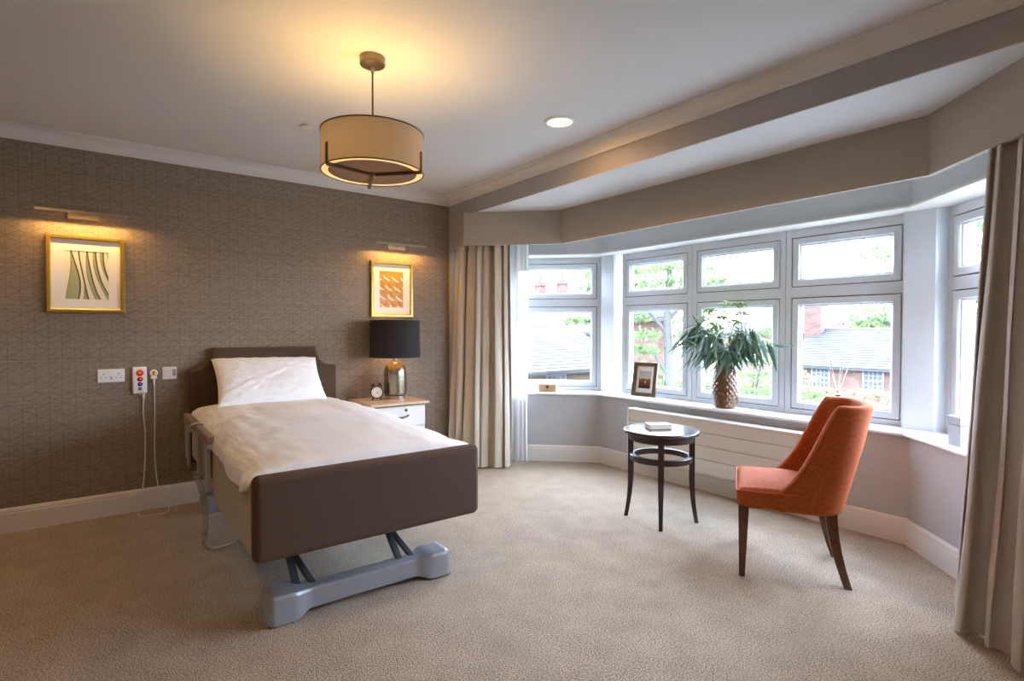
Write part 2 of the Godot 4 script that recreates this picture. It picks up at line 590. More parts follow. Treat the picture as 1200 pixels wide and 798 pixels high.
# ------------------------------------------------------------------ the room
const XE := 2.778      # room-side face of the header over the bay
const ZN := -4.73      # wallpapered wall
const XW := -1.9
const ZS := 1.7
const HC := 2.6        # ceiling
const HB := 2.375      # ceiling of the bay
const BAY := [Vector2(2.98, -4.66), Vector2(3.89, -3.75), Vector2(3.89, -1.19), Vector2(2.778, -0.078)]

func build_shell() -> void:
	struct("floor", MB.new().prism(PackedVector2Array([Vector2(XW - 0.2, ZN - 0.2), Vector2(3.2, ZN - 0.2), Vector2(4.3, -3.9), Vector2(4.3, -1.0), Vector2(3.0, 0.2), Vector2(3.0, ZS + 0.2), Vector2(XW - 0.2, ZS + 0.2)]), 0.2, Vector3.ZERO, Basis(Vector3.RIGHT, Vector3(0, 0, 1), Vector3.DOWN)), M.carpet, "beige cut pile carpet across the whole room")
	var c := struct_node("ceiling", "white painted ceiling with a lower flat ceiling over the bay")
	part("main_ceiling", MB.new().bb(Vector3(XW - 0.2, HC, ZN - 0.2), Vector3(XE + 0.3, HC + 0.2, ZS + 0.2)), M.ceiling_paint, c)
	part("bay_ceiling", MB.new().prism(PackedVector2Array([Vector2(XE + 0.001, ZN - 0.2), Vector2(3.2, ZN - 0.2), Vector2(4.35, -3.9), Vector2(4.35, -1.0), Vector2(3.1, 0.3), Vector2(XE + 0.001, 0.3)]), -0.004, Vector3(0, HB, 0), Basis(Vector3.RIGHT, Vector3(0, 0, 1), Vector3.DOWN)), M.ceiling_paint, c)
	part("bay_slab", MB.new().prism(PackedVector2Array([Vector2(XE + 0.3, ZN - 0.2), Vector2(3.2, ZN - 0.2), Vector2(4.35, -3.9), Vector2(4.35, -1.0), Vector2(3.1, 0.3), Vector2(XE + 0.3, 0.3)]), -0.2, Vector3(0, HB + 0.004, 0), Basis(Vector3.RIGHT, Vector3(0, 0, 1), Vector3.DOWN)), M.ceiling_paint, c)
	struct("wall_north", MB.new().bb(Vector3(XW - 0.2, 0, ZN - 0.2), Vector3(XE, HC, ZN)), M.wallpaper, "taupe wallpaper with thin geometric lines behind the bed")
	struct("wall_west", MB.new().bb(Vector3(XW - 0.2, 0, ZN), Vector3(XW, HC, ZS)), M.grey_paint)
	struct("wall_south", MB.new().bb(Vector3(XW - 0.2, 0, ZS), Vector3(XE + 0.25, HC, ZS + 0.2)), M.grey_paint)
	var e := struct_node("wall_east", "grey painted wall around the bay window")
	part("header", MB.new().bb(Vector3(XE, HB + 0.004, ZN), Vector3(XE + 0.3, HC, ZS)), M.grey_paint, e)
	part("pier", MB.new().bb(Vector3(XE, 0, -0.078), Vector3(XE + 0.3, HB, ZS)), M.grey_paint, e)
	part("pier", MB.new().bb(Vector3(XE, 0, ZN - 0.2), Vector3(2.98, HB, -4.66)), M.grey_paint, e)
	part("under_window_wall", MB.new().sweep(BAY, [Vector2(0, 0), Vector2(0, 0.655), Vector2(-0.3, 0.655), Vector2(-0.3, 0)], -1.0), M.pale_grey_paint, e)
	part("lintel", MB.new().sweep(BAY, [Vector2(0, 2.045), Vector2(0, HB), Vector2(-0.3, HB), Vector2(-0.3, 2.045)], -1.0), M.reveal_paint, e)
	# corner posts between the windows
	for s in [0, 1]:
		var P := PackedVector2Array()
		for q in [[4.005, -1.265], [4.005, -1.102], [4.0535, -1.0535], [4.16, -0.947], [4.3, -1.06], [4.3, -1.265]]:
			P.append(Vector2(q[0], q[1] if s == 0 else -4.94 - q[1]))
		part("corner_post", MB.new().prism(P, 2.045 - 0.655, Vector3(0, 2.045, 0), Basis(Vector3.RIGHT, Vector3(0, 0, 1), Vector3.DOWN)), M.reveal_paint, e)
		# wall between the last window and the room's pier
		var o := Vector2(4.0535, -1.0535 if s == 0 else -3.8865)
		var d := Vector2(-1, 1 if s == 0 else -1).normalized()
		var nn := Vector2(1, 1 if s == 0 else -1).normalized()
		var w0 := o + d * 0.95
		P = PackedVector2Array([w0 - nn * 0.2, w0 + nn * 0.12, w0 + d * 0.62 + nn * 0.12, w0 + d * 0.62 - nn * 0.2])
		part("end_jamb", MB.new().prism(P, 2.045 - 0.655, Vector3(0, 2.045, 0), Basis(Vector3.RIGHT, Vector3(0, 0, 1), Vector3.DOWN)), M.reveal_paint, e)
	# sill, lintel lip, skirting, cornice
	struct("trim_1", MB.new().sweep(BAY, [Vector2(0.03, 0.655), Vector2(0.038, 0.66), Vector2(0.04, 0.668), Vector2(0.037, 0.676), Vector2(0.028, 0.68), Vector2(-0.26, 0.68), Vector2(-0.26, 0.655)], -1.0), M.sill_paint, "white window sill running round the bay")
	struct("trim_2", MB.new().sweep(BAY, [Vector2(0.012, 2.028), Vector2(0.016, 2.032), Vector2(0.016, 2.046), Vector2(-0.25, 2.046), Vector2(-0.25, 2.028)], -1.0), M.white_paint, "white board under the lintel of the bay")
	var cor := [Vector2(0, 2.514), Vector2(0.012, 2.514), Vector2(0.014, 2.524)]
	for k in 7:
		var a := PI / 2 * k / 6.0
		cor.append(Vector2(0.074 - 0.058 * cos(a), 2.526 + 0.056 * sin(a)))
	cor.append_array([Vector2(0.078, 2.59), Vector2(0.09, 2.59), Vector2(0.092, HC + 0.01), Vector2(0, HC + 0.01)])
	struct("trim_3", MB.new().sweep([Vector2(XW, ZN), Vector2(XE, ZN), Vector2(XE, ZS), Vector2(XW, ZS)], cor, -1.0, true), M.white_paint, "white coved cornice where walls and ceiling meet")
	var sk := [Vector2(0, 0), Vector2(0.018, 0), Vector2(0.018, 0.122), Vector2(0.014, 0.126), Vector2(0.016, 0.134), Vector2(0.013, 0.146), Vector2(0.008, 0.154), Vector2(0, 0.156)]
	struct("baseboard_north", MB.new().sweep([Vector2(XW, ZN), Vector2(XE, ZN)], sk, -1.0), M.white_paint, "cream skirting board along the wallpapered wall")
	struct("baseboard_east", MB.new().sweep([Vector2(XE, ZN), Vector2(XE, -4.66)] + BAY + [Vector2(XE, ZS)], sk, -1.0), M.white_paint, "cream skirting board running round the bay")
	struct("baseboard_west", MB.new().sweep([Vector2(XW, ZS), Vector2(XW, ZN)], sk, -1.0), M.white_paint)
	struct("baseboard_south", MB.new().sweep([Vector2(XE, ZS), Vector2(XW, ZS)], sk, -1.0), M.white_paint)

# a window unit: origin at the lower end of the sill, u along the wall, outwards o; w wide
func window_unit(called: String, label: String, at: Vector2, u2: Vector2, o2: Vector2, w: float) -> void:
	var u := Vector3(u2.x, 0, u2.y); var o := Vector3(o2.x, 0, o2.y)
	var root := struct_node(called, label)
	root.position = Vector3(at.x, 0.68, at.y)
	var B := Basis(u, Vector3.UP, o)       # local x along, y up, z outwards
	var H := 1.355
	# outer frame with transom
	var f := MB.new()
	var fw := 0.042
	for r in [[0, 0, w, 0.036], [0, H - 0.066, w, H], [0, 0.036, fw, H - 0.066], [w - fw, 0.036, w, H - 0.066], [fw, 0.852, w - fw, 0.928]]:
		ring_bar(f, B, r, 0.0, 0.07, 0.006)
	part("frame", f, M.upvc, root)
	var v := MB.new()
	v.rbox(B * Vector3(w * 0.55, H - 0.03, -0.006), Vector3(0.34, 0.012, 0.012), 0.004, B)
	v.rbox(B * Vector3(w * 0.55 + 0.1, H - 0.03, -0.012), Vector3(0.06, 0.009, 0.012), 0.003, B)
	part("trickle_vent", v, M.upvc, root)
	for k in 2:
		var y0 := 0.036 if k == 0 else 0.928
		var y1 := 0.852 if k == 0 else H - 0.066
		var s := Node3D.new(); s.name = "sash"; root.add_child(s, true)
		var g := MB.new()
		for r in [[fw, y0, w - fw, y0 + 0.012], [fw, y1 - 0.012, w - fw, y1], [fw, y0, fw + 0.012, y1], [w - fw - 0.012, y0, w - fw, y1]]:
			ring_bar(g, B, r, 0.016, 0.03, 0.0)
		part("gasket", g, M.gasket, s)
		var q := MB.new()
		var e := 0.006; var x0 := fw + e; var x1 := w - fw - e
		var a0 := y0 + e; var a1 := y1 - e; var sw := 0.05
		mitred(q, B, Rect2(x0, a0, x1 - x0, a1 - a0), sw, -0.004, 0.05, 0.008)
		part("sash_frame", q, M.upvc, s)
		var b := MB.new()
		mitred(b, B, Rect2(x0 + sw - 0.002, a0 + sw - 0.002, x1 - x0 - 2 * sw + 0.004, a1 - a0 - 2 * sw + 0.004), 0.012, 0.012, 0.03, 0.005)
		part("glazing_bead", b, M.gasket if false else M.upvc, s)
		var p := MB.new()
		var z := 0.026
		p.quad(B * Vector3(x0 + sw, a0 + sw, z), B * Vector3(x1 - sw, a0 + sw, z), B * Vector3(x1 - sw, a1 - sw, z), B * Vector3(x0 + sw, a1 - sw, z))
		part("pane", p, M.glass, s)

func ring_bar(m: MB, B: Basis, r: Array, z0: float, z1: float, bev: float) -> void:
	var c := Vector3((r[0] + r[2]) / 2.0, (r[1] + r[3]) / 2.0, (z0 + z1) / 2)
	var s := Vector3(r[2] - r[0], r[3] - r[1], z1 - z0)
	m.box(B * c, s, B)

# rectangular frame of four bars mitred at 45 degrees, sloped inner edge
func mitred(m: MB, B: Basis, R: Rect2, w: float, z0: float, z1: float, slope: float) -> void:
	var prof := [[0.0, z1], [0.0, z0 + 0.004], [0.004, z0], [w - slope, z0], [w, z0 + slope], [w, z1]]
	var secs := []
	for q in prof:
		var i: float = q[0]
		secs.append([Vector3(R.position.x + i, R.position.y + i, q[1]), Vector3(R.end.x - i, R.position.y + i, q[1]), Vector3(R.end.x - i, R.end.y - i, q[1]), Vector3(R.position.x + i, R.end.y - i, q[1])])
	for k in secs.size():
		var a: Array = secs[k]; var b: Array = secs[(k + 1) % secs.size()]
		for j in 4:
			var l := (j + 1) % 4
			m.quad(B * b[j], B * b[l], B * a[l], B * a[j])

func build_windows() -> void:
	var d := Vector2(-1, -1).normalized()
	var o := Vector2(1, -1).normalized()
	window_unit("window_1", "white window in the left side of the bay, half behind the pale curtain", Vector2(4.0535, -3.8865) + d * 0.95, -d, o, 0.95)
	var z0 := -3.615
	var zs := [-3.63, -2.837, -2.034, -1.25]
	var nm := ["left window of the bay's three front windows, behind the small photo frame", "middle window of the bay's three front windows, behind the vase", "right window of the bay's three front windows, behind the orange chair"]
	for k in 3:
		window_unit("window_%d" % (k + 2), nm[k], Vector2(4.075, zs[k] + 0.002), Vector2(0, 1), Vector2(1, 0), zs[k + 1] - zs[k] - 0.004)
	window_unit("window_5", "white window in the right side of the bay, behind the right curtain", Vector2(4.0535, -1.0535), Vector2(-1, 1).normalized(), Vector2(1, 1).normalized(), 0.95)

# ------------------------------------------------------------------ soft furnishings
func curtain(called: String, label: String, m: Material, top: Array, bot: Array, y1: float, y0: float, folds: float, amp0: float, amp1: float, sd: int, nx := 160, category := "curtain") -> Node3D:
	var rng := RandomNumberGenerator.new(); rng.seed = sd
	var ph := []
	for k in 8: ph.append(rng.randf_range(0, TAU))
	var cum := [0.0]      # folds of uneven width
	var deep := []
	for k in int(folds) + 3:
		cum.append(cum[-1] + rng.randf_range(0.5, 1.5))
		deep.append(rng.randf_range(0.5, 1.35))
	var ny := 40
	var front := []; var back := []
	for i in ny + 1:
		var fy := float(i) / ny
		var y := lerpf(y0, y1, fy)
		var ra := []; var rb := []
		for j in nx + 1:
			var s := float(j) / nx
			var at := poly_at(top, s).lerp(poly_at(bot, s), 1.0 - fy)
			var nn := poly_n(top, s).lerp(poly_n(bot, s), 1.0 - fy).normalized()
			var warp := s + 0.018 * sin(s * TAU * 2.0 + ph[0]) + 0.010 * sin(fy * 4.0 + ph[1] + s * 9.0) * (1.0 - fy)
			var ww := clampf(warp, -0.1, 1.1) * folds
			var w0 := clampi(int(floor(ww)), 0, cum.size() - 2)
			var w: float = lerpf(cum[w0], cum[w0 + 1], smoothstep(0.0, 1.0, ww - w0) * 0.4 + (ww - w0) * 0.6) * TAU
			var a := lerpf(amp1, amp0, fy) * lerpf(deep[w0], deep[w0 + 1], smoothstep(0.0, 1.0, ww - w0))
			var g := sin(w + ph[2])
			g = signf(g) * pow(absf(g), 0.9)
			var dz := a * (g * 0.75 + 0.32 * sin(w * 0.5 + ph[3] + fy * 1.2) + 0.22 * sin(w * 1.63 + ph[4]) * fy)
			dz += 0.006 * sin(fy * 11.0 + s * 30.0 + ph[5]) * (1.0 - fy)
			var p := at + nn * dz
			p += Vector2(-nn.y, nn.x) * a * 0.35 * sin(w * 2.0 + ph[6])
			ra.append(Vector3(p.x, y, p.y)); rb.append(Vector3(p.x - nn.x * 0.004, y, p.y - nn.y * 0.004))
		front.append(ra); back.append(rb)
	var mb := MB.new()
	mb.grid(front); mb.grid(back, false, false, true)
	for e in [0, ny]:
		var rows := [front[e], back[e]]
		mb.grid(rows)
	for e in [0, nx]:
		var rows := []
		for i in ny + 1: rows.append([front[i][e], back[i][e]])
		mb.grid(rows)
	return solo(called, mb, m, label, category)

func poly_at(P: Array, s: float) -> Vector2:
	var L := 0.0
	for k in P.size() - 1: L += P[k].distance_to(P[k + 1])
	var d := s * L
	for k in P.size() - 1:
		var l: float = P[k].distance_to(P[k + 1])
		if d <= l or k == P.size() - 2: return P[k].lerp(P[k + 1], d / l)
		d -= l
	return P[-1]

func poly_n(P: Array, s: float) -> Vector2:
	var a := poly_at(P, maxf(s - 0.05, 0)); var b := poly_at(P, minf(s + 0.05, 1))
	var d := (b - a).normalized()
	return Vector2(-d.y, d.x)

func build_soft() -> void:
	# pelmet: five flat padded boards under the bay ceiling
	var root := thing("pelmet", "taupe fabric covered pelmet running round the top of the bay", "pelmet")
	var P := [Vector2(2.772, -4.652), Vector2(2.69, -4.31), Vector2(3.332, -3.70), Vector2(3.332, -0.955), Vector2(2.70, -0.30), Vector2(2.70, -0.02)]
	for k in P.size() - 1:
		var a: Vector2 = P[k]; var b: Vector2 = P[k + 1]
		var d := (b - a).normalized(); var nn := Vector2(d.y, -d.x)
		# mitred plan: each board ends on the bisector of the corner
		var q := [a, b, b + nn * 0.03, a + nn * 0.03]
		for e in 2:
			var j: int = k + e
			if j > 0 and j < P.size() - 1:
				var d1: Vector2 = (P[j] - P[j - 1]).normalized(); var d2: Vector2 = (P[j + 1] - P[j]).normalized()
				var n1 := Vector2(d1.y, -d1.x); var n2 := Vector2(d2.y, -d2.x)
				q[2 if e == 1 else 3] = P[j] + (n1 + n2) / (1.0 + n1.dot(n2)) * 0.03
		var g := 0.0008
		q[0] += d * g; q[3] += d * g; q[1] -= d * g; q[2] -= d * g
		part("board", MB.new().prism(PackedVector2Array(q), 0.301, Vector3(0, HB - 0.001, 0), Basis(Vector3.RIGHT, Vector3(0, 0, 1), Vector3.DOWN)), M.pelmet_cloth, root)
	curtain("curtain", "cream floor-length curtain gathered beside the bed's wall", M.curtain_cloth, [Vector2(2.775, -4.56), Vector2(2.84, -4.33), Vector2(3.03, -4.07)], [Vector2(2.68, -4.56), Vector2(2.78, -4.28), Vector2(3.07, -4.10)], 2.34, 0.015, 7.0, 0.034, 0.05, 4, 220)
	curtain("curtain", "taupe floor-length curtain at the right edge near the sill", M.taupe_curtain, [Vector2(3.11, -0.655), Vector2(2.80, -0.30), Vector2(2.72, -0.12)], [Vector2(3.0, -0.74), Vector2(2.72, -0.38), Vector2(2.62, -0.1)], 2.34, 0.012, 9.0, 0.036, 0.05, 23, 260)
	curtain("sheer_curtain", "white translucent sheer curtain between the cream curtain and window", M.sheer_cloth, [Vector2(2.98, -4.42), Vector2(3.32, -4.14)], [Vector2(2.96, -4.45), Vector2(3.335, -4.17)], 2.34, 0.012, 11.0, 0.016, 0.022, 8, 240)

# ------------------------------------------------------------------ the bed
func build_bed() -> void:
	var x0 := 0.50; var x1 := 1.63; var cx := 1.065
	var bed := thing("adjustable_bed", "adjustable care bed with brown padded head and foot boards", "bed", Vector3(cx, 0, -3.58))
	var L := func(p: Vector3) -> Vector3: return p - Vector3(cx, 0, -3.58)
	# headboard outline
	var hp := PackedVector2Array([Vector2(-0.553, 0.30), Vector2(-0.553, 0.985), Vector2(-0.545, 1.0)])
	for k in 9:
		var a := PI / 2 * k / 8.0
		hp.append(Vector2(-0.505 + 0.122 * sin(a), 1.003 + 0.158 * (1.0 - cos(a))))
	var H2 := PackedVector2Array()
	for q in hp: H2.append(q)
	for k in range(hp.size() - 1, -1, -1): H2.append(Vector2(-hp[k].x, hp[k].y))
	var hb := part("headboard", MB.new().prism(H2, 0.055, L.call(Vector3(cx, 0, -4.712)), Basis.IDENTITY, 0.012), M.brown_fabric, bed)
	var ip := Geometry2D.offset_polygon(H2, -0.085, Geometry2D.JOIN_MITER)
	if ip.size() > 0:
		part("raised_panel", MB.new().prism(ip[0], 0.014, L.call(Vector3(cx, 0, -4.658)), Basis.IDENTITY, 0.006), M.brown_fabric, hb)
	# footboard
	part("footboard", MB.new().rbox(L.call(Vector3((x0 + x1) / 2, 0.495, -2.487)), Vector3(x1 - x0, 0.372, 0.075), 0.034, Basis.IDENTITY, 4), M.brown_fabric, bed)
	# side panels
	for s in [-1, 1]:
		var xs := x0 + 0.018 if s < 0 else x1 - 0.018
		part("side_panel", MB.new().rbox(L.call(Vector3(xs, 0.475, -3.02)), Vector3(0.022, 0.31, 1.0), 0.006), M.beige_laminate, bed)
		part("side_panel", MB.new().rbox(L.call(Vector3(xs + 0.02 * -s, 0.52, -4.09)), Vector3(0.02, 0.22, 1.1), 0.006), M.beige_laminate, bed)
		# folded side rail by the pillow end
		if s < 0:
			var r := Node3D.new(); r.name = "side_rail"; bed.add_child(r)
			part("rail_bar", MB.new().rbox(L.call(Vector3(xs - 0.035, 0.685, -4.16)), Vector3(0.045, 0.055, 0.56), 0.012), M.taupe_plastic, r)
			part("rail_bar", MB.new().rbox(L.call(Vector3(xs - 0.035, 0.685, -3.635)), Vector3(0.045, 0.055, 0.40), 0.012), M.taupe_plastic, r)
			part("rail_panel", MB.new().rbox(L.call(Vector3(xs - 0.03, 0.56, -4.13)), Vector3(0.016, 0.2, 0.56), 0.006), M.beige_laminate, r)
			part("rail_panel", MB.new().rbox(L.call(Vector3(xs - 0.03, 0.535, -3.66)), Vector3(0.016, 0.25, 0.24), 0.006), M.taupe_plastic, r)
			for z in [-4.42, -3.84, -3.53]:
				part("rail_post", MB.new().rbox(L.call(Vector3(xs - 0.034, 0.53, z)), Vector3(0.03, 0.31 if z > -3.6 else 0.26, 0.035), 0.006), M.steel, r)
	# deck under the mattress
	var dk := MB.new()
	dk.rbox(L.call(Vector3(cx, 0.44, -3.58)), Vector3(1.02, 0.10, 2.08), 0.01)
	part("mattress_deck", dk, M.dark_steel, bed)
	# dog-bone floor bars
	for e in [[-2.585, 1.0], [-4.44, 1.0]]:
		var secs := []
		var N := 44
		for i in N + 1:
			var s := -1.0 + 2.0 * i / N
			var x: float = 1.025 + 0.465 * s
			var a := absf(s)
			var k := smoothstep(0.56, 0.74, a)       # 0 in the middle, 1 at the ends
			var hd := lerpf(0.052, 0.088, k)
			var zc: float = e[0] + lerpf(0.0, -0.002, k)
			var yb := lerpf(0.028, 0.006, k)
			var yt := lerpf(0.116, 0.132, smoothstep(0.56, 0.78, a))
			var taper := 1.0
			if a > 0.965: taper = sqrt(maxf(0.0, 1.0 - pow((a - 0.965) / 0.035, 2.0) * 0.6))
			var sec := []
			for q in [[-1.0, 0.0], [-0.9, 0.86], [-0.82, 0.97], [-0.6, 1.0], [0.6, 1.0], [0.82, 0.97], [0.9, 0.86], [1.0, 0.0]]:
				sec.append(Vector3(x, yb + (yt - yb) * q[1] * (taper if q[1] > 0.5 else 1.0), zc + hd * q[0] * taper) - Vector3(cx, 0, -3.58))
			secs.append(sec)
		var bar := part("floor_bar", MB.new().loft(secs, true), M.silver_plastic, bed)
		for s in [-1, 1]:
			part("foot", MB.new().rbox(L.call(Vector3(1.025 + s * 0.40, 0.006, e[0])), Vector3(0.11, 0.012, 0.15), 0.005), M.black_rubber, bar)
		# lifting legs
		for s in [-1, 1]:
			var xx: float = 1.0 + s * 0.255
			var dz := -1.0 if e[0] > -3.5 else 1.0
			var b0 := Vector3(xx - 0.03, 0.10, e[0] + 0.005 * dz)
			var b1 := Vector3(xx - 0.03, 0.42, e[0] + 0.42 * dz)
			part("lifting_leg", sqbar([b0, b1], 0.034, 0.022, L), M.dark_steel, bed)
			part("lifting_leg", sqbar([Vector3(xx + 0.045 , 0.10, e[0] + 0.0 * dz), Vector3(xx + 0.0, 0.20, e[0] + 0.16 * dz), Vector3(xx + 0.0, 0.40, e[0] + 0.30 * dz)], 0.028, 0.02, L), M.dark_steel, bed)
	# centre column between floor bars
	part("under_frame", MB.new().rbox(L.call(Vector3(cx, 0.36, -3.5)), Vector3(0.5, 0.06, 1.5), 0.01), M.dark_steel, bed)

	# mattress, duvet, pillow
	solo("mattress", MB.new().rbox(Vector3.ZERO, Vector3(1.0, 0.15, 2.08), 0.04), M.mattress_cloth, "mattress under the white duvet on the bed", "mattress", "", Vector3(cx, 0.567, -3.61))
	build_duvet(cx)
	build_pillow()
	# handset hung over the side rail
	var hs := thing("bed_handset", "black hand control with coiled grey cable hung on the bed rail", "handset", Vector3(0.44, 0.0, -3.83))
	part("hook", MB.new().tube([Vector3(0.065, 0.66, 0), Vector3(0.06, 0.722, 0), Vector3(0.02, 0.726, 0), Vector3(-0.012, 0.715, 0), Vector3(-0.012, 0.46, 0)], 0.007, 8), M.steel, hs)
	part("controller", MB.new().rbox(Vector3(-0.006, 0.575, -0.045), Vector3(0.022, 0.2, 0.055), 0.008), M.black_plastic, hs)
	part("clip", MB.new().rbox(Vector3(-0.018, 0.58, 0.0), Vector3(0.012, 0.22, 0.03), 0.004), M.steel, hs)
	var path := []
	var turns := 34
	for i in turns * 10 + 1:
		var f := float(i) / (turns * 10)
		var a := f * turns * TAU
		var c := Vector3(0.01, 0.44, 0.02).lerp(Vector3(0.035, 0.06, 0.20), f)
		c.x += 0.03 * sin(f * PI)
		path.append(c + Vector3(cos(a) * 0.014, 0, sin(a) * 0.014))
	part("coiled_cable", MB.new().tube(path, 0.0042, 6), M.grey_plastic, hs)
	part("plug_sleeve", MB.new().tube([Vector3(0.035, 0.06, 0.20), Vector3(0.05, 0.03, 0.21), Vector3(0.075, 0.013, 0.215)], [0.014, 0.013, 0.010], 10), M.grey_plastic, hs)
	var tail := []
	for k in 12:
		var f := k / 11.0
		tail.append(Vector3(0.075, 0.012, 0.215).lerp(Vector3(0.26, 0.006, 0.10), f) + Vector3(0, 0, 0.03 * sin(f * PI)))
	part("straight_cable", MB.new().tube(tail, 0.0045, 6), M.cream_cable, hs)

func sqbar(path: Array, w: float, d: float, L: Callable) -> MB:
	var m := MB.new()
	for k in path.size() - 1:
		var a: Vector3 = L.call(path[k]); var b: Vector3 = L.call(path[k + 1])
		var y := (b - a).normalized()
		var x := (Vector3.RIGHT - y * y.x).normalized()
		m.rbox((a + b) / 2, Vector3(w, a.distance_to(b) + 0.012, d), 0.004, Basis(x, y, x.cross(y)), 1)
	return m

func build_duvet(cx: float) -> void:
	var nz := FastNoiseLite.new(); nz.seed = 6; nz.frequency = 2.6; nz.fractal_octaves = 3
	var fine := FastNoiseLite.new(); fine.seed = 7; fine.frequency = 6.0; fine.fractal_octaves = 2
	var rows := []
	var NZ := 120; var NX := 100
	for i in NZ + 1:
		var f := float(i) / NZ
		var z := lerpf(-4.60, -2.532, f)
		var end := minf(1.0, minf(f, 1.0 - f) / 0.035)
		var puff := sqrt(maxf(0.0, 1.0 - pow(1.0 - end, 2.0)))
		var top := lerpf(0.762, 0.715, smoothstep(0.3, 1.0, f))
		var low := lerpf(0.645, 0.595, smoothstep(0.35, 0.95, f)) 
		var half := lerpf(0.556, 0.575, smoothstep(0.2, 0.6, f))
		var row := []
		for j in NX + 1:
			var a := PI * (1.0 - float(j) / NX)
			var cc := cos(a); var ss := sin(a)
			var x: float = signf(cc) * pow(absf(cc), 0.42)
			var y: float = pow(ss, 0.5)
			var px := x * half
			var bot := low + 0.012 * sin(z * 9.0 + x * 2.0) + (0.02 * nz.get_noise_2d(z * 1.3, x * 3.0))
			var hump := top + 0.008 * nz.get_noise_2d(px * 1.0, z * 0.8) + 0.003 * fine.get_noise_2d(px, z * 0.5) - 0.012 * x * x
			# cloth hanging over the side gathers in shallow pleats
			var side := smoothstep(0.72, 1.0, absf(x))
			px += signf(x) * side * (0.010 * sin(z * 16.0 + 2.0 * sin(z * 5.0)) + 0.012 * nz.get_noise_2d(z * 2.0, 40.0))
			var yy := lerpf(bot, hump, y)
			yy = lerpf(0.648, yy, puff)
			px *= lerpf(0.955, 1.0, puff)
			row.append(Vector3(px, yy, z + 3.58))
		rows.append(row)
	var mb := MB.new()
	mb.grid(rows, false, false, false)
	# underside
	var under := []
	for r in rows: under.append([r[0], (r[0] + r[NX]) / 2, r[NX]])
	mb.grid(under, false, false, true)
	for e in [0, NZ]:
		var c: Vector3 = (rows[e][0] + rows[e][NX]) / 2
		for j in NX: mb.tri(c, rows[e][j], rows[e][j + 1])
	solo("duvet", mb, M.white_cotton, "white satin-striped duvet spread over the bed", "duvet", "", Vector3(cx, 0, -3.58))

func build_pillow() -> void:
	var nz := FastNoiseLite.new(); nz.seed = 16; nz.frequency = 5.0; nz.fractal_octaves = 3
	var mb := MB.new()
	var w := 0.385; var h := 0.232
	for side in [1.0, -1.0]:
		var rows := []
		for i in 41:
			var v := -1.0 + 2.0 * i / 40.0
			var row := []
			for j in 61:
				var u := -1.0 + 2.0 * j / 60.0
				var t: float = pow(maxf(0.0, (1.0 - pow(absf(u), 2.6)) * (1.0 - pow(absf(v), 2.6))), 0.42)
				var x := u * w * (1.0 - 0.05 * (1.0 - v * v) * pow(absf(u), 4.0)) 
				var y := v * h * (1.0 - 0.07 * (1.0 - u * u) * pow(absf(v), 4.0))
				var rad := absf(u * v)
				var z = side * (0.078 * t + 0.012 * t * nz.get_noise_2d(u * 0.6 + side, v * 1.2) + 0.009 * rad * sin(atan2(v, u) * 22.0) * t)
				row.append(Vector3(x, y, z))
			rows.append(row)
		mb.grid(rows, false, false, side < 0)
	var p := solo("pillow", mb, M.plain_cotton, "plump white pillow leaning on the brown headboard", "pillow", "", Vector3(1.045, 0.912, -4.465))
	p.rotation = Vector3(deg_to_rad(-46.0), deg_to_rad(0.0), deg_to_rad(-1.0))

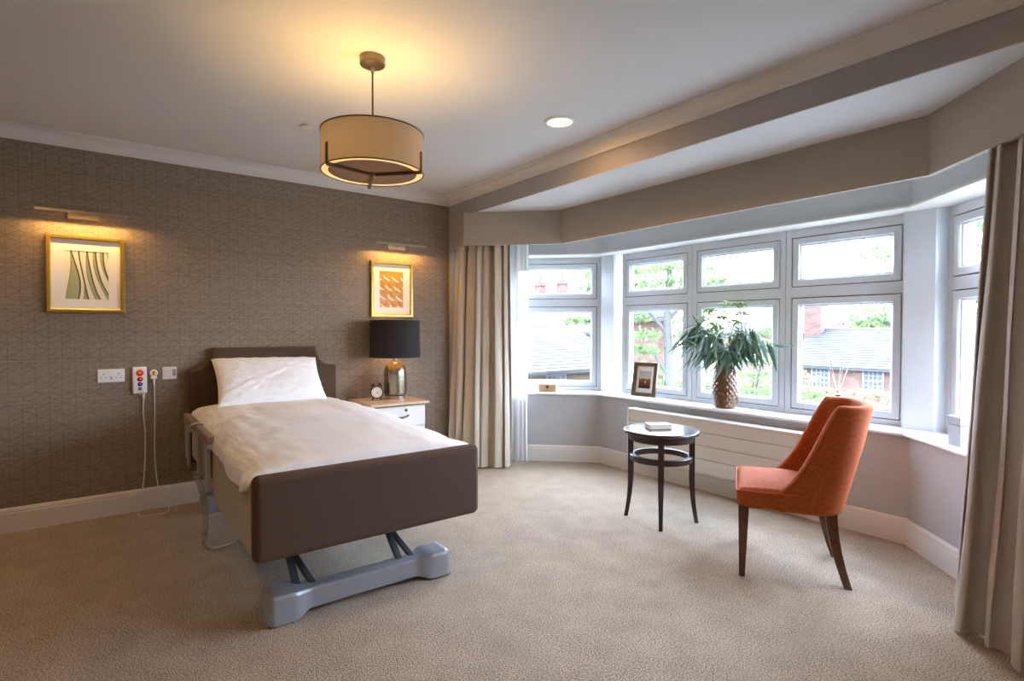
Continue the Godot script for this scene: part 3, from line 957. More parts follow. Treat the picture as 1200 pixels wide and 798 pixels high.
# ------------------------------------------------------------------ beside the bed
func build_bedside() -> void:
	var t := thing("bedside_table", "white bedside cabinet with oak top beside the bed", "bedside table", Vector3(2.0, 0, -4.45))
	part("body", MB.new().rbox(Vector3(0, 0.35, 0.01), Vector3(0.48, 0.62, 0.42), 0.006), M.white_wood, t)
	part("top", MB.new().rbox(Vector3(0, 0.678, 0.01), Vector3(0.53, 0.022, 0.50), 0.006), M.oak_top, t)
	part("edge_band", MB.new().rbox(Vector3(0, 0.664, 0.01), Vector3(0.524, 0.012, 0.494), 0.004), M.oak_edge, t)
	for k in 3:
		var dr := part("drawer", MB.new().rbox(Vector3(0, 0.57 - 0.19 * k, 0.232), Vector3(0.464, 0.172, 0.02), 0.006), M.white_wood, t)
		var path := []
		for i in 9:
			var f := i / 8.0
			path.append(Vector3(-0.075 + 0.15 * f, 0.575 - 0.19 * k - 0.012 * cos((f - 0.5) * PI), 0.243 + 0.022 * sin(f * PI)))
		part("handle", MB.new().tube(path, 0.008, 8), M.bronze, dr)
		if k == 0:
			part("lock", MB.new().cyl(Vector3(0.05, 0.62, 0.24), Vector3(0.05, 0.62, 0.248), 0.013), M.chrome, dr)
	part("plinth", MB.new().rbox(Vector3(0, 0.02, 0.0), Vector3(0.46, 0.04, 0.40), 0.004), M.oak_edge, t)

	# table lamp
	var l := thing("table_lamp", "table lamp with black drum shade and brass dome base", "lamp", Vector3(2.09, 0.69, -4.5))
	part("foot_ring", MB.new().lathe([Vector2(0, 0), Vector2(0.084, 0), Vector2(0.086, 0.004), Vector2(0.086, 0.026), Vector2(0.08, 0.03), Vector2(0, 0.03)], 40), M.chrome, l)
	var pr := [Vector2(0.082, 0.03), Vector2(0.095, 0.036), Vector2(0.099, 0.05), Vector2(0.099, 0.22)]
	for k in 13:
		var a := PI / 2 * k / 12.0
		pr.append(Vector2(maxf(0.099 * cos(a), 0.012), 0.22 + 0.115 * sin(a)))
	part("dome", MB.new().lathe(pr, 48), M.antique_brass, l)
	part("stem", MB.new().lathe([Vector2(0.012, 0.33), Vector2(0.016, 0.335), Vector2(0.016, 0.355), Vector2(0.01, 0.36), Vector2(0.01, 0.45), Vector2(0, 0.45)], 16), M.antique_brass, l)
	part("shade", MB.new().lathe([Vector2(0.219, 0.365), Vector2(0.222, 0.365), Vector2(0.215, 0.69), Vector2(0.212, 0.69)], 64, Vector3.ZERO, Basis.IDENTITY, 0.5), M.black_shade, l)
	part("shade_lining", MB.new().lathe([Vector2(0.2185, 0.3655), Vector2(0.2115, 0.6895)], 64), M.gold_lining, l)
	var sp := MB.new()
	for k in 3:
		var a := TAU * k / 3.0
		sp.tube([Vector3(0.01, 0.44, 0), Vector3(0.215 * cos(a), 0.40, 0.215 * sin(a))], 0.0025, 6)
	part("shade_carrier", sp, M.chrome, l)
	part("bulb", MB.new().lathe([Vector2(0, 0.45), Vector2(0.014, 0.452), Vector2(0.018, 0.475), Vector2(0.03, 0.505), Vector2(0.026, 0.53), Vector2(0.012, 0.542), Vector2(0, 0.544)], 20), M.bulb_glow, l)
	lamp_light("table_lamp_light", Vector3(2.09, 0.69 + 0.50, -4.5), c8(255, 208, 142), 0.05, 0.03)

	# alarm clock
	var c := thing("alarm_clock", "small black twin-bell alarm clock on the bedside cabinet", "clock", Vector3(1.905, 0.69, -4.47), deg_to_rad(-20.0))
	var R := Basis(Vector3.RIGHT, Vector3(0, 0, 1), Vector3.DOWN)
	part("case", MB.new().lathe([Vector2(0, -0.028), Vector2(0.05, -0.028), Vector2(0.056, -0.02), Vector2(0.057, 0.02), Vector2(0.052, 0.027), Vector2(0.047, 0.026), Vector2(0.046, 0.018), Vector2(0, 0.018)], 40, Vector3(0, 0.07, 0), R), M.black_plastic, c)
	var f := part("dial", MB.new().lathe([Vector2(0.046, 0.018), Vector2(0.046, 0.0195), Vector2(0, 0.0195)], 40, Vector3(0, 0.07, 0), R), M.clock_face, c)
	for k in 12:
		var a := TAU * k / 12.0
		part("hour_mark", MB.new().box(Vector3(sin(a) * 0.039, 0.07 + cos(a) * 0.039, 0.0202), Vector3(0.0022, 0.007, 0.0008), Basis(Vector3.BACK, -a)), M.ink, f)
	part("hand", MB.new().box(Vector3(0.006, 0.062, 0.0215), Vector3(0.003, 0.024, 0.001), Basis(Vector3.BACK, deg_to_rad(-145.0))), M.ink, c)
	part("hand", MB.new().box(Vector3(0.014, 0.073, 0.0222), Vector3(0.002, 0.034, 0.001), Basis(Vector3.BACK, deg_to_rad(-78.0))), M.ink, c)
	for s in [-1, 1]:
		var bb := MB.frame(Vector3(s * 0.45, 0.9, 0).normalized())
		part("bell", MB.new().lathe([Vector2(0.022, 0), Vector2(0.022, 0.004), Vector2(0.017, 0.014), Vector2(0.008, 0.019), Vector2(0, 0.02)], 24, Vector3(s * 0.028, 0.124, 0), bb), M.black_plastic, c)
		part("foot", MB.new().cyl(Vector3(s * 0.03, 0.026, 0), Vector3(s * 0.038, 0.0, 0.004), 0.006, 0.005, 10), M.black_plastic, c)
	part("hammer", MB.new().tube([Vector3(0, 0.12, 0), Vector3(0, 0.142, 0)], 0.0025, 6), M.black_plastic, c)
	part("carry_loop", MB.new().tube([Vector3(-0.022, 0.14, 0), Vector3(-0.014, 0.156, 0), Vector3(0.0, 0.162, 0), Vector3(0.014, 0.156, 0), Vector3(0.022, 0.14, 0)], 0.0022, 6), M.black_plastic, c)

func lamp_light(called: String, at: Vector3, col: Color, energy: float, size: float) -> OmniLight3D:
	var o := OmniLight3D.new()
	o.name = called
	o.light_color = col; o.light_energy = energy; o.light_size = size
	o.omni_range = 12.0; o.omni_attenuation = 2.0; o.shadow_enabled = true
	add_child(o)
	o.position = at
	return o

# ------------------------------------------------------------------ on the wallpapered wall
func picture(called: String, label: String, x0: float, x1: float, y0: float, y1: float, print_tex: Texture2D, inner: Rect2) -> void:
	var t := thing(called, label, "picture", Vector3((x0 + x1) / 2, y0, ZN))
	var w := x1 - x0; var h := y1 - y0
	var B := Basis(Vector3(-1, 0, 0), Vector3.UP, Vector3(0, 0, -1))
	var f := MB.new()
	mitred(f, B, Rect2(-w / 2, 0, w, h), 0.026, -0.032, -0.002, 0.006)
	part("frame", f, M.gold_frame, t)
	part("backing", MB.new().bb(Vector3(-w / 2 + 0.02, 0.02, 0.002), Vector3(w / 2 - 0.02, h - 0.02, 0.008)), M.mat_board, t)
	# mat board with a cut opening
	var m := MB.new()
	var iw := w - 0.05; var ih := h - 0.05
	var r := Rect2(-iw / 2, 0.025, iw, ih)
	var q := Rect2(r.position + inner.position * r.size, inner.size * r.size)
	for b in [[r.position.x, r.position.y, r.end.x, q.position.y], [r.position.x, q.end.y, r.end.x, r.end.y], [r.position.x, q.position.y, q.position.x, q.end.y], [q.end.x, q.position.y, r.end.x, q.end.y]]:
		m.bb(Vector3(b[0], b[1], 0.010), Vector3(b[2], b[3], 0.014))
	part("mat_board", m, M.mat_board, t)
	var pm := StandardMaterial3D.new()
	pm.resource_name = "art_print"; pm.albedo_texture = print_tex; pm.roughness = 0.6
	var p := MB.new()
	p.quad(Vector3(q.position.x, q.position.y, 0.0105), Vector3(q.end.x, q.position.y, 0.0105), Vector3(q.end.x, q.end.y, 0.0105), Vector3(q.position.x, q.end.y, 0.0105))
	part("art_print", p, pm, t)
	var g := MB.new()
	g.quad(Vector3(r.position.x, r.position.y, 0.018), Vector3(r.end.x, r.position.y, 0.018), Vector3(r.end.x, r.end.y, 0.018), Vector3(r.position.x, r.end.y, 0.018))
	part("glass", g, M.picture_glass, t)

func picture_light(label: String, x: float) -> void:
	var t := thing("picture_light", label, "picture light", Vector3(x, 2.075, ZN), 0.0, "picture lights over the two gold frames")
	part("wall_plate", MB.new().rbox(Vector3(0.0, -0.015, 0.008), Vector3(0.17, 0.042, 0.016), 0.004), M.brushed_nickel, t)
	part("arm", MB.new().tube([Vector3(0, -0.01, 0.012), Vector3(0, 0.018, 0.04), Vector3(0, 0.026, 0.08), Vector3(0, 0.009, 0.111)], 0.006, 8), M.brushed_nickel, t)
	# channel: closed above, its lip on the wall side hangs lower
	part("housing", MB.new().bb(Vector3(-0.245, 0.003, 0.100), Vector3(0.245, 0.007, 0.122)).bb(Vector3(-0.245, -0.0072, 0.0990), Vector3(0.245, 0.005, 0.1005)).bb(Vector3(-0.245, -0.0108, 0.1205), Vector3(0.245, 0.005, 0.122)).bb(Vector3(-0.245, -0.0072, 0.0990), Vector3(-0.243, 0.005, 0.122)).bb(Vector3(0.243, -0.0072, 0.0990), Vector3(0.245, 0.005, 0.122)), M.brushed_nickel, t)
	part("light_strip", MB.new().bb(Vector3(-0.235, 0.0008, 0.108), Vector3(0.235, 0.0028, 0.116)), M.strip_glow, t)
	var a := AreaLight3D.new()
	a.name = numbered("picture_light_beam")
	a.area_size = Vector2(0.46, 0.003)
	a.area_normalize_energy = true
	a.light_color = c8(255, 196, 112); a.light_energy = 0.36; a.area_range = 10.0; a.area_attenuation = 2.0
	a.shadow_enabled = true
	add_child(a)
	a.position = Vector3(x, 2.075, ZN + 0.112)
	a.rotation = Vector3(deg_to_rad(-70.0), 0, 0)

func art_curves() -> ImageTexture:
	return lerp_img(220, 260, func(u, v):
		# ribbons that fan out from the top and sweep to the lower right
		var c := Color(0.66, 0.68, 0.52)
		var bend: float = pow(v, 2.0)
		for k in 6:
			var x0 := 0.06 + k * 0.175
			var cx: float = x0 + bend * (0.10 + 0.42 * maxf(0.0, (k - 1.0) / 4.0)) * (1.0 if k > 0 else -0.9) 
			if k == 1: cx = x0 + 0.16 * sin(v * 2.2)
			var d: float = u - cx
			var w: float = 0.055 + 0.02 * sin(v * 5.0 + k)
			if absf(d) < w: c = Color(0.93, 0.92, 0.84)
			elif d > -w - 0.035 and d <= -w:
				var dash := fposmod(v * 30.0, 1.0) < 0.55
				c = Color(0.2, 0.19, 0.12) if dash else Color(0.42, 0.36, 0.22)
			elif d >= w and d < w + 0.04: c = c.lerp(Color(0.45, 0.5, 0.38), 0.35)
		return c)

func art_blocks() -> ImageTexture:
	return lerp_img(220, 330, func(u, v):
		var c := Color(0.80, 0.60, 0.10).lerp(Color(0.76, 0.55, 0.28), clampf(v * 0.9 + 0.12 * sin(u * 9.0), 0, 1))
		var streak: float = fposmod(u * 1.4 - v * 0.35, 0.42)
		if streak < 0.05 and v > 0.3: c = c.darkened(0.25)
		for r in 4:
			for k in 4:
				var ox := -0.08 + k * 0.36 + r * 0.085 - 0.12
				var oy := 0.09 + r * 0.27 + k * 0.018
				var a: float = (u - ox) / 0.30
				var b: float = v - oy - a * 0.15
				if a > 0 and a < 1.0 and b > 0.0 and b < 0.065 * minf(1.0, (1.0 - a) * 3.0 + 0.15):
					c = Color(0.97, 0.92, 0.78).lerp(Color(0.95, 0.85, 0.80), v)
		return c)

func build_wall_things() -> void:
	picture("framed_print", "gold framed print of green and white curved ribbons", -0.277, 0.146, 1.414, 1.929, art_curves(), Rect2(0.19, 0.14, 0.63, 0.70))
	picture("framed_print", "gold framed print of orange and cream blocks above the lamp", 1.955, 2.370, 1.414, 1.923, art_blocks(), Rect2(0.17, 0.14, 0.64, 0.72))
	picture_light("slim nickel picture light above the print of green ribbons", -0.077)
	picture_light("slim nickel picture light above the print of orange blocks", 2.21)
	# double socket
	var s := thing("double_socket", "white double power socket with two switches on the wallpaper", "socket", Vector3(0.061, 0.978, ZN))
	part("plate", MB.new().rbox(Vector3(0, 0, 0.005), Vector3(0.152, 0.092, 0.010), 0.004), M.white_plastic, s)
	for k in [-1, 1]:
		part("switch", MB.new().rbox(Vector3(k * 0.0115, 0.022, 0.012), Vector3(0.016, 0.022, 0.006), 0.002, Basis(Vector3.RIGHT, 0.12)), M.white_plastic, s)
		part("pin_hole", MB.new().box(Vector3(k * 0.043, 0.012, 0.0102), Vector3(0.005, 0.009, 0.0006)), M.black_plastic, s)
		for j in [-1, 1]:
			part("pin_hole", MB.new().box(Vector3(k * 0.043 + j * 0.012, -0.014, 0.0102), Vector3(0.008, 0.004, 0.0006)), M.black_plastic, s)
	for j in 2:
		part("usb_port", MB.new().box(Vector3(0, -0.010 - j * 0.012, 0.0102), Vector3(0.014, 0.005, 0.0006)), M.black_plastic, s)
	# nurse call unit
	var c := thing("call_unit", "white call unit with orange, red and blue round buttons", "call unit", Vector3(0.225, 0.938, ZN))
	part("housing", MB.new().rbox(Vector3(0, 0, 0.014), Vector3(0.086, 0.19, 0.028), 0.010), M.white_plastic, c)
	var by := [[0.052, 0.023, 0.021, "orange_red"], [0.008, 0.0175, 0.017, "red_button"], [-0.028, 0.0155, 0.014, "blue_button"], [-0.060, 0.012, 0.012, "steel_blue_button"]]
	for q in by:
		var pr := [Vector2(q[1], 0), Vector2(q[1], 0.003), Vector2(q[1] * 0.8, 0.0055), Vector2(q[1] * 0.4, 0.0068), Vector2(0, 0.007)]
		part("button", MB.new().lathe(pr, 28, Vector3(0.001, q[0], 0.027), Basis(Vector3.RIGHT, Vector3(0, 0, 1), Vector3.DOWN)), M[q[3]], c)
	var sy := MB.new()   # small white person sign on the upper buttons
	sy.box(Vector3(0.001, 0.054, 0.0345), Vector3(0.004, 0.014, 0.0008)).box(Vector3(0.001, 0.054, 0.0345), Vector3(0.014, 0.004, 0.0008)).box(Vector3(0.003, 0.010, 0.0345), Vector3(0.010, 0.006, 0.0008), Basis(Vector3.BACK, 0.7)).box(Vector3(0.002, -0.026, 0.0345), Vector3(0.003, 0.009, 0.0008))
	part("button_symbol", sy, M.white_plastic, c)
	part("printed_line", MB.new().box(Vector3(0.001, -0.076, 0.0283), Vector3(0.034, 0.003, 0.0006)), M.grey_plastic, c)
	part("cable_gland", MB.new().cyl(Vector3(0.022, -0.094, 0.014), Vector3(0.022, -0.135, 0.014), 0.009, 0.006, 12), M.white_plastic, c)
	part("mount_tab", MB.new().rbox(Vector3(0.0, -0.1, 0.008), Vector3(0.016, 0.016, 0.008), 0.003), M.white_plastic, c)
	# plug and its long cable looping to the carpet
	var p := thing("call_plug", "white round plug with amber button and a cable looping to the carpet", "plug", Vector3(0.309, 0.985, ZN))
	part("body", MB.new().lathe([Vector2(0, 0), Vector2(0.024, 0), Vector2(0.025, 0.018), Vector2(0.020, 0.026), Vector2(0, 0.027)], 28, Vector3.ZERO, Basis(Vector3.RIGHT, Vector3(0, 0, 1), Vector3.DOWN)), M.white_plastic, p)
	part("collar", MB.new().rbox(Vector3(0, -0.032, 0.014), Vector3(0.04, 0.018, 0.024), 0.005), M.white_plastic, p)
	part("button", MB.new().lathe([Vector2(0.013, 0.025), Vector2(0.012, 0.031), Vector2(0.006, 0.034), Vector2(0, 0.0345)], 24, Vector3.ZERO, Basis(Vector3(0.8, 0, 0), Vector3(0, 0, 1), Vector3(0, -1.35, 0))), M.amber, p)
	part("strain_relief", MB.new().cyl(Vector3(0, -0.04, 0.014), Vector3(0.002, -0.09, 0.014), 0.008, 0.0045, 12), M.white_plastic, p)
	var P := [Vector3(0.002, -0.08, 0.014), Vector3(0.003, -0.30, 0.018), Vector3(-0.002, -0.55, 0.028), Vector3(0.008, -0.75, 0.04), Vector3(0.03, -0.88, 0.07), Vector3(0.072, -0.955, 0.12), Vector3(0.055, -0.980, 0.17), Vector3(-0.02, -0.980, 0.19), Vector3(-0.098, -0.978, 0.17), Vector3(-0.105, -0.955, 0.13), Vector3(-0.085, -0.86, 0.08), Vector3(-0.066, -0.70, 0.045), Vector3(-0.057, -0.45, 0.03), Vector3(-0.066, -0.28, 0.018), Vector3(-0.062, -0.17, 0.014)]
	part("cable", MB.new().tube(spline(P, 8), 0.0038, 8), M.cream_cable, p)
	# switch plate
	var w := thing("wall_switch", "white rocker switch plate beside the headboard", "switch", Vector3(0.407, 0.98, ZN))
	part("plate", MB.new().rbox(Vector3(0, 0, 0.005), Vector3(0.09, 0.09, 0.010), 0.004), M.white_plastic, w)
	part("rocker", MB.new().rbox(Vector3(-0.010, 0.001, 0.011), Vector3(0.05, 0.056, 0.008), 0.002, Basis(Vector3.RIGHT, 0.06)), M.white_plastic, w)
	part("rocker", MB.new().rbox(Vector3(0.029, 0.004, 0.011), Vector3(0.022, 0.05, 0.006), 0.002), M.grey_plastic, w)

func spline(P: Array, n: int) -> Array:
	var o := []
	for k in P.size() - 1:
		var a: Vector3 = P[maxi(k - 1, 0)]; var b: Vector3 = P[k]; var c: Vector3 = P[k + 1]; var d: Vector3 = P[mini(k + 2, P.size() - 1)]
		for i in n: o.append(b.cubic_interpolate(c, a, d, float(i) / n))
	o.append(P[-1])
	return o

# ------------------------------------------------------------------ on the ceiling
func build_ceiling_things() -> void:
	var t := thing("pendant_lamp", "drum pendant lamp with taupe linen shade hanging from the ceiling", "lamp", Vector3(1.06, 0, -2.52))
	part("ceiling_rose", MB.new().lathe([Vector2(0, HC - 0.045), Vector2(0.012, HC - 0.045), Vector2(0.058, HC - 0.036), Vector2(0.06, HC - 0.03), Vector2(0.06, HC), Vector2(0, HC)], 40), M.dark_nickel, t)
	part("cord_grip", MB.new().cyl(Vector3(0, HC - 0.07, 0), Vector3(0, HC - 0.04, 0), 0.008, 0.01, 12), M.brushed_nickel, t)
	part("rod", MB.new().cyl(Vector3(0, 2.10, 0), Vector3(0, HC - 0.05, 0), 0.0045, 0.0045, 10), M.bronze, t)
	var y0 := 2.052; var y1 := 2.236; var R := 0.239
	var sh := part("shade", MB.new().lathe([Vector2(R, y0), Vector2(R, y1)], 72), M.linen_shade, t)
	for y in [y0, y1]:
		var ring := []
		for k in 73: ring.append(Vector3(R * cos(TAU * k / 72.0), y, R * sin(TAU * k / 72.0)))
		part("trim_wire", MB.new().tube(ring, 0.0035, 6, false), M.bronze, sh)
	# inner drum: white ring round a linen disc
	part("opal_ring", MB.new().lathe([Vector2(0.203, y0), Vector2(R - 0.001, y0), Vector2(R - 0.001, y0 + 0.003), Vector2(0.203, y0 + 0.003)], 72), M.opal, t)
	part("diffuser", MB.new().lathe([Vector2(0.001, y0 - 0.001), Vector2(0.206, y0 - 0.001), Vector2(0.206, y0 + 0.004), Vector2(0.001, y0 + 0.004)], 64), M.linen_diffuser, t)
	for k in 3:
		var a := deg_to_rad(72.0 + 120.0 * k)
		var d := Vector3(cos(a), 0, -sin(a)); var bs := Basis(d, Vector3.UP, d.cross(Vector3.UP))
		var arm := MB.new()
		arm.rbox(d * 0.122 + Vector3(0, y0 - 0.010, 0), Vector3(0.246, 0.016, 0.014), 0.003, bs, 1)
		arm.rbox(d * (R + 0.006) + Vector3(0, y0 + 0.038, 0), Vector3(0.007, 0.098, 0.016), 0.003, bs, 1)
		part("arm", arm, M.bronze, t)
	part("hub", MB.new().lathe([Vector2(0, y0 - 0.022), Vector2(0.012, y0 - 0.02), Vector2(0.018, y0 - 0.008), Vector2(0.018, y0 + 0.004), Vector2(0, y0 + 0.006)], 24), M.antique_brass, t)
	for k in 3:
		var a := TAU * k / 3.0 + 0.5
		var d := Vector3(cos(a), 0, sin(a))
		part("bulb", MB.new().lathe([Vector2(0, -0.04), Vector2(0.014, -0.034), Vector2(0.024, -0.012), Vector2(0.024, 0.01), Vector2(0.012, 0.034), Vector2(0, 0.038)], 16, d * 0.085 + Vector3(0, 2.13, 0)), M.bulb_glow, t)
		lamp_light(numbered("pendant_bulb_light"), Vector3(1.06, 2.13, -2.52) + d * 0.085, c8(255, 210, 132), 0.094, 0.03)
	# recessed downlights: one in view, the others of the set behind the camera
	var spots := [[Vector2(2.312, -2.575), "round recessed ceiling downlight near the bay"], [Vector2(2.312, 0.4), "recessed ceiling downlight behind the camera near the bay"], [Vector2(-0.5, 0.4), "recessed ceiling downlight behind the camera by the far wall"], [Vector2(-0.5, -2.575), "recessed ceiling downlight left of the pendant, outside the view"]]
	for q in spots:
		var d := thing("downlight", q[1], "downlight", Vector3(q[0].x, HC, q[0].y), 0.0, "ceiling downlights")
		part("trim_ring", MB.new().lathe([Vector2(0.078, -0.012), Vector2(0.09, -0.011), Vector2(0.098, -0.004), Vector2(0.098, 0.0), Vector2(0.078, 0.0), Vector2(0.078, -0.012)], 40), M.white_plastic, d)
		part("light_disc", MB.new().lathe([Vector2(0, -0.006), Vector2(0.079, -0.006), Vector2(0.079, -0.002), Vector2(0, -0.002)], 40), M.downlight_glow, d)
		var a := AreaLight3D.new()
		a.name = numbered("downlight_beam")
		a.area_size = Vector2(0.13, 0.13); a.area_normalize_energy = true
		a.light_color = c8(255, 196, 122); a.light_energy = DOWN; a.area_range = 12.0; a.area_attenuation = 2.0; a.shadow_enabled = true
		add_child(a)
		a.position = Vector3(q[0].x, HC - 0.013, q[0].y); a.rotation = Vector3(-PI / 2, 0, 0)
	var k := thing("sprinkler_cover", "small flat round cover on the ceiling behind the pendant", "ceiling cover", Vector3(1.082, HC, -3.609))
	part("disc", MB.new().lathe([Vector2(0, -0.012), Vector2(0.042, -0.012), Vector2(0.044, -0.010), Vector2(0.044, -0.008), Vector2(0.03, -0.006), Vector2(0.03, 0), Vector2(0, 0)], 32), M.white_plastic, k)

# ------------------------------------------------------------------ in the bay
func build_bay_things() -> void:
	# radiator
	var r := thing("radiator", "low cream radiator with four grooved panels under the window", "radiator", Vector3(3.82, 0, -2.445))
	var zl := 0.845
	part("body", MB.new().rbox(Vector3(0.012, 0.38, 0), Vector3(0.075, 0.42, zl * 2 - 0.01), 0.006), M.radiator_enamel, r)
	for k in 4:
		var ya := [0.168, 0.279, 0.386, 0.491][k] as float
		var yb := [0.276, 0.383, 0.488, 0.585][k] as float
		part("panel", MB.new().rbox(Vector3(-0.034, (ya + yb) / 2, 0), Vector3(0.022, yb - ya, zl * 2 - 0.03), 0.004), M.radiator_enamel, r)
	part("top_grille", MB.new().rbox(Vector3(-0.002, 0.588, 0), Vector3(0.098, 0.022, zl * 2), 0.007), M.white_paint, r)
	for s in [-1, 1]:
		part("end_cap", MB.new().rbox(Vector3(-0.004, 0.378, s * (zl - 0.006)), Vector3(0.094, 0.425, 0.014), 0.006), M.white_paint, r)
		part("wall_bracket", MB.new().bb(Vector3(0.04, 0.3, s * 0.5), Vector3(0.07, 0.5, s * 0.5 + 0.04)), M.white_paint, r)
	# side table
	var t := thing("side_table", "small round dark wood side table with a ring stretcher", "side table", Vector3(3.06, 0, -2.37))
	part("table_top", MB.new().lathe([Vector2(0, 0.592), Vector2(0.24, 0.592), Vector2(0.25, 0.598), Vector2(0.252, 0.606), Vector2(0.25, 0.616), Vector2(0.244, 0.62), Vector2(0, 0.62)], 64, Vector3.ZERO, Basis.IDENTITY, 1.2), M.table_top_wood, t)
	part("apron", MB.new().lathe([Vector2(0.196, 0.548), Vector2(0.214, 0.548), Vector2(0.214, 0.592), Vector2(0.196, 0.592), Vector2(0.196, 0.548)], 56), M.dark_wood, t)
	part("ring_stretcher", MB.new().lathe([Vector2(0.178, 0.410), Vector2(0.206, 0.410), Vector2(0.208, 0.414), Vector2(0.208, 0.444), Vector2(0.204, 0.448), Vector2(0.178, 0.448), Vector2(0.178, 0.410)], 56), M.dark_wood, t)
	for k in 4:
		var a := deg_to_rad([142.0, 236.0, 55.0, 322.0][k])
		var d := Vector3(cos(a), 0, sin(a)); var sd := d.cross(Vector3.UP)
		var secs := []
		for i in 13:
			var f := i / 12.0
			var y := 0.592 * f
			var rad := 0.202 + 0.032 * pow(maxf(0.0, 1.0 - f / 0.5), 1.8)
			var w := lerpf(0.0125, 0.0185, smoothstep(0.0, 0.6, f))
			var c := d * rad + Vector3(0, y, 0)
			secs.append([c + d * w + sd * w, c + d * w - sd * w, c - d * w - sd * w, c - d * w + sd * w])
		part("leg", MB.new().loft(secs, true), M.dark_wood, t)
	# notebook on the table
	var b := thing("notebook", "small cream covered notebook lying on the side table", "book", Vector3(3.07, 0.62, -2.40), deg_to_rad(-33.0))
	part("pages", MB.new().rbox(Vector3(0, 0.016, 0), Vector3(0.152, 0.022, 0.106), 0.002), M.paper, b)
	part("cover", MB.new().rbox(Vector3(0, 0.0295, 0), Vector3(0.158, 0.004, 0.112), 0.0015), M.book_cover, b)
	part("cover", MB.new().rbox(Vector3(0, 0.0025, 0), Vector3(0.158, 0.004, 0.112), 0.0015), M.book_cover, b)
	part("spine", MB.new().rbox(Vector3(0, 0.016, -0.0555), Vector3(0.158, 0.03, 0.004), 0.0015), M.book_cover, b)
	build_chair()
	build_sill_things()

